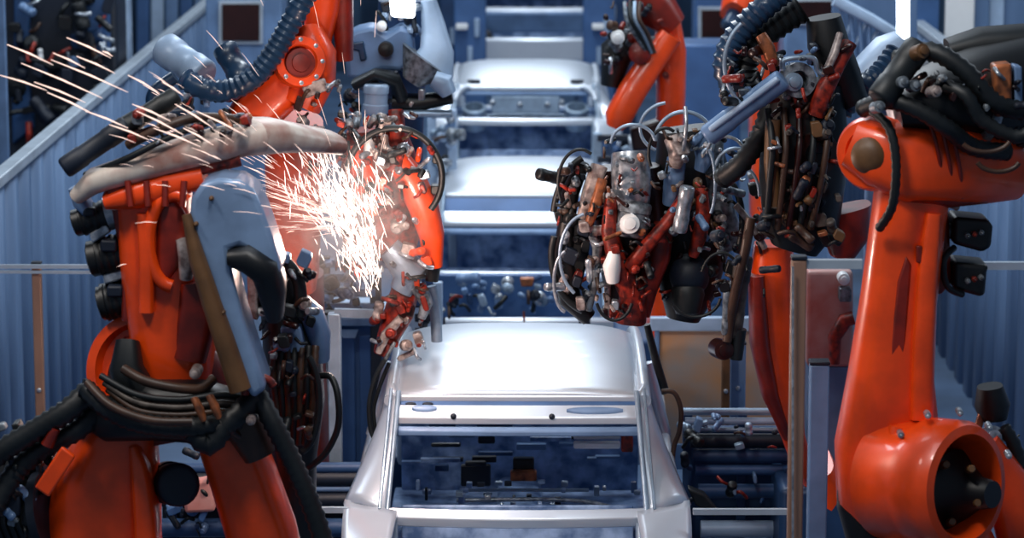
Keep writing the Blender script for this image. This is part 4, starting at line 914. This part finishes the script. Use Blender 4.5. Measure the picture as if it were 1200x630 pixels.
# pale truss and wall lights, top right
tr = empty('conveyor_truss', (P(1030, 60, 22).x, 22, 0), 'pale blue sloping truss with diagonal braces, top right', 'truss')
limb('chord', 'paleblue', tr, [(978, 0, 22, 7, .06), (1020, 22, 22, 7, .06), (1062, 48, 22, 7, .06)], 4)
limb('chord', 'greyblue', tr, [(975, 60, 22, 5, .06), (1010, 78, 22, 5, .06), (1050, 96, 22, 5, .06)], 4)
for k in range(6): limb('brace', 'greyblue', tr, [(985 + 11 * k, 8 + 6 * k, 22.02, 2.5, .03), (992 + 9 * k, 62 + 5 * k, 22.02, 2.5, .03)], 4)
for k in range(4): limb('brace', 'paleblue', tr, [(1000 + 14 * k, 20 + 8 * k, 22.04, 2, .03), (984 + 12 * k, 60 + 6 * k, 22.04, 2, .03)], 4)
plate('back_sheet', 'panelblue', tr, [(975, -30), (1075, -30), (1075, 110), (975, 110)], 22.2, .04, .01)
for x in (980, 1070):
    q = P(x, 105, 22.25); G().box((q.x, 22.25, q.z / 2), (.08, .08, q.z)).done('leg', 'greyblue', tr)
dr = empty('cable_drum', (P(1030, 90, 16.5).x, 16.5, 0), 'pale grey-blue slanted drum behind the black hoses, top right', 'drum')
limb('shell', 'paleblue', dr, [(1000, 112, 16.5, 16, .12), (1022, 88, 16.5, 27, .15), (1046, 62, 16.5, 26, .15), (1060, 48, 16.5, 16, .12)], 2.6)
cyl('hub', 'rubberblue', dr, (1020, 96, 16.3), (1032, 108, 16.2), 13)
q = P(1030, 100, 16.6); G().box((q.x, 16.62, q.z / 2), (.12, .12, q.z)).done('stand', 'greyblue', dr, bevel=.01)
tag(plate('wall_light', 'lampglow', None, [(1052, -20), (1066, -20), (1066, 46), (1052, 46)], 20.5, .08, .01), 'narrow bright upright wall light at the top right', 'light')
wp = empty('wall_panel', (P(1140, 20, 26.5).x, 26.5, 0), 'broad pale panelled cladding at the top right corner', 'panel')
for k, (x0, x1, m) in enumerate(((1066, 1100, 'cabinet'), (1108, 1142, 'white'), (1142, 1160, 'panelblue'), (1160, 1178, 'paleblue'), (1178, 1215, 'panelblue'))):
    a, b = P(x0, 20, 26.5), P(x1, 20, 26.5); G().box(((a.x + b.x) / 2, 26.5 + .03 * k, 1.75), (b.x - a.x, .06, 3.5)).done('sheet', m, wp, bevel=.01)

# ------------------------------------------------------------------ sparks
R = random.Random(5)
def streaks(fn, n, name, m, label):
    g = G()
    for i in range(n):
        a, b, r = fn(i)
        g.tube([a, a.lerp(b, .5) + Vector((0, 0, .004)), b], [r * .4, r, r * .25], 4)
    return g.done(name, m, None, label=label, cat='sparks', kind='stuff')
def plume(i):
    D = R.uniform(15.2, 15.7); t = R.random() ** .8
    cx = 437 - 50 * t; cy = 335 - 135 * t; sp = 8 + 52 * t
    x = cx + R.gauss(0, sp * .55); y = cy + R.gauss(0, 14)
    L = R.uniform(6, 26); an = math.radians(R.gauss(250, 16))
    return P(x, y, D), P(x + L * math.cos(an), y + L * math.sin(an), D), R.uniform(.0015, .0036)
streaks(plume, 520, 'weld_sparks', 'sparkhot', 'dense white-hot plume of weld sparks left of the cars')
def smoke_puff():
    m = bpy.data.materials.new('smoke'); m.use_nodes = True; nt = m.node_tree
    nt.nodes.remove(nt.nodes['Principled BSDF']); out = nt.nodes['Material Output']
    v = nt.nodes.new('ShaderNodeVolumeScatter'); v.inputs['Color'].default_value = (.95, .9, .88, 1); v.inputs['Anisotropy'].default_value = .2
    tc = nt.nodes.new('ShaderNodeTexCoord'); n = nt.nodes.new('ShaderNodeTexNoise'); n.inputs['Scale'].default_value = 7; n.inputs['Detail'].default_value = 4
    ln = nt.nodes.new('ShaderNodeVectorMath'); ln.operation = 'LENGTH'
    mr = nt.nodes.new('ShaderNodeMapRange'); mr.inputs[1].default_value = 1.0; mr.inputs[2].default_value = .15; mr.inputs[3].default_value = 0; mr.inputs[4].default_value = 1
    mm = nt.nodes.new('ShaderNodeMath'); mm.operation = 'MULTIPLY'
    n2 = nt.nodes.new('ShaderNodeMapRange'); n2.inputs[1].default_value = .35; n2.inputs[2].default_value = .7; n2.inputs[3].default_value = .1; n2.inputs[4].default_value = 3.2
    nt.links.new(tc.outputs['Object'], n.inputs['Vector']); nt.links.new(tc.outputs['Object'], ln.inputs[0])
    nt.links.new(ln.outputs['Value'], mr.inputs[0]); nt.links.new(n.outputs['Fac'], n2.inputs[0])
    nt.links.new(mr.outputs[0], mm.inputs[0]); nt.links.new(n2.outputs[0], mm.inputs[1]); nt.links.new(mm.outputs[0], v.inputs['Density'])
    nt.links.new(v.outputs[0], out.inputs['Volume']); MAT['smoke'] = m
    g = G(); g.ball((0, 0, 0), 1.0)
    o = g.done('weld_smoke', 'smoke', None, label='thin pale smoke lit by the weld among the sparks', cat='smoke', kind='stuff')
    o.data.transform(Matrix.Translation((0, 0, -1)))
    o.location = P(405, 265, 15.3); o.scale = (.5, .3, .5)
smoke_puff()
def fan(i):
    D = R.uniform(12.2, 15.4); an = math.radians(R.choice([R.gauss(205, 10), R.gauss(200, 14), R.gauss(205, 10), R.uniform(180, 285)]))
    d = 25 + 265 * R.random() ** 1.35; L = 8 + 30 * R.random()
    x = 425 + d * math.cos(an); y = 270 + d * math.sin(an)
    return P(x, y, D), P(x + L * math.cos(an), y + L * math.sin(an) + 2, D), R.uniform(.0009, .0022)
streaks(fan, 360, 'weld_sparks', 'spark', 'fan of pinkish sparks flying up and left over the left robots')
long_ = [(60, 70, 150, 108), (40, 96, 100, 120), (100, 130, 150, 150), (160, 130, 215, 158), (230, 130, 290, 160), (180, 150, 235, 172), (8, 52, 62, 76), (0, 88, 55, 106), (25, 74, 120, 115), (55, 108, 110, 134), (78, 44, 130, 68), (90, 66, 135, 86), (150, 88, 185, 108), (155, 122, 200, 142), (128, 146, 175, 164), (62, 62, 100, 80), (205, 122, 250, 150), (190, 96, 215, 112), (215, 150, 250, 170), (120, 60, 132, 66)]
def far_(i):
    x0, y0, x1, y1 = long_[i % len(long_)]; D = 12.3
    o = (i // len(long_)) * 0
    return P(x0, y0 + o, D), P(x1, y1 + o, D), .0042
streaks(far_, len(long_), 'weld_sparks', 'spark', 'few long sparks crossing the dark machine at the top left')
# ------------------------------------------------------------------ light
def area(name, loc, size, energy, col, target=None, sy=None):
    l = bpy.data.lights.new(name, 'AREA'); l.energy = energy; l.color = col; l.shape = 'RECTANGLE'; l.size = size; l.size_y = sy or size
    o = bpy.data.objects.new(name, l); COL.objects.link(o); o.location = loc
    if target: o.rotation_euler = (Vector(target) - Vector(loc)).to_track_quat('-Z', 'Y').to_euler()
    return o
for i, (y, e) in enumerate(((11, 90), (17, 130), (24, 230), (31, 300), (39, 360))):
    area('ceiling_lamp_light', (-.4, y, 8.2), 1.6, e, (.84, .92, 1), (-.1, y + .6, 0), 4)
area('unseen_fill_light', (-3.6, 11.2, 6.6), .8, 95, (1, .94, .88), (-1, 14, 2))  # unseen lights added to brighten and shape the front robots
area('unseen_fill_light', (-.5, 10.2, 6.8), .8, 100, (1, .95, .9), (2.0, 14, 2))
area('unseen_fill_light', (6.5, 20, 7.5), 2, 200, (.8, .9, 1), (2, 22, 1))  # unseen fills added to brighten the side walls and sheet
area('unseen_fill_light', (-6, 22, 7.5), 2, 200, (.8, .9, 1), (-3, 22, 1))
area('unseen_fill_light', (-.5, 20, 7.5), 1.5, 160, (.85, .93, 1), (3.3, 20, 1.5))
def point(name, loc, energy, col, r=.1):
    l = bpy.data.lights.new(name, 'POINT'); l.energy = energy; l.color = col; l.shadow_soft_size = r
    o = bpy.data.objects.new(name, l); COL.objects.link(o); o.location = loc
point('weld_light', P(440, 275, 14.75), 75, (1, .72, .6), .1)
w = bpy.data.worlds.new('world'); SC.world = w; w.use_nodes = True
w.node_tree.nodes['Background'].inputs[0].default_value = (.36, .47, .66, 1)
w.node_tree.nodes['Background'].inputs[1].default_value = .26
SC.view_settings.view_transform = 'Standard'; SC.view_settings.look = 'None'; SC.view_settings.gamma = 1
SC.view_settings.use_curve_mapping = False; SC.view_settings.exposure = 0
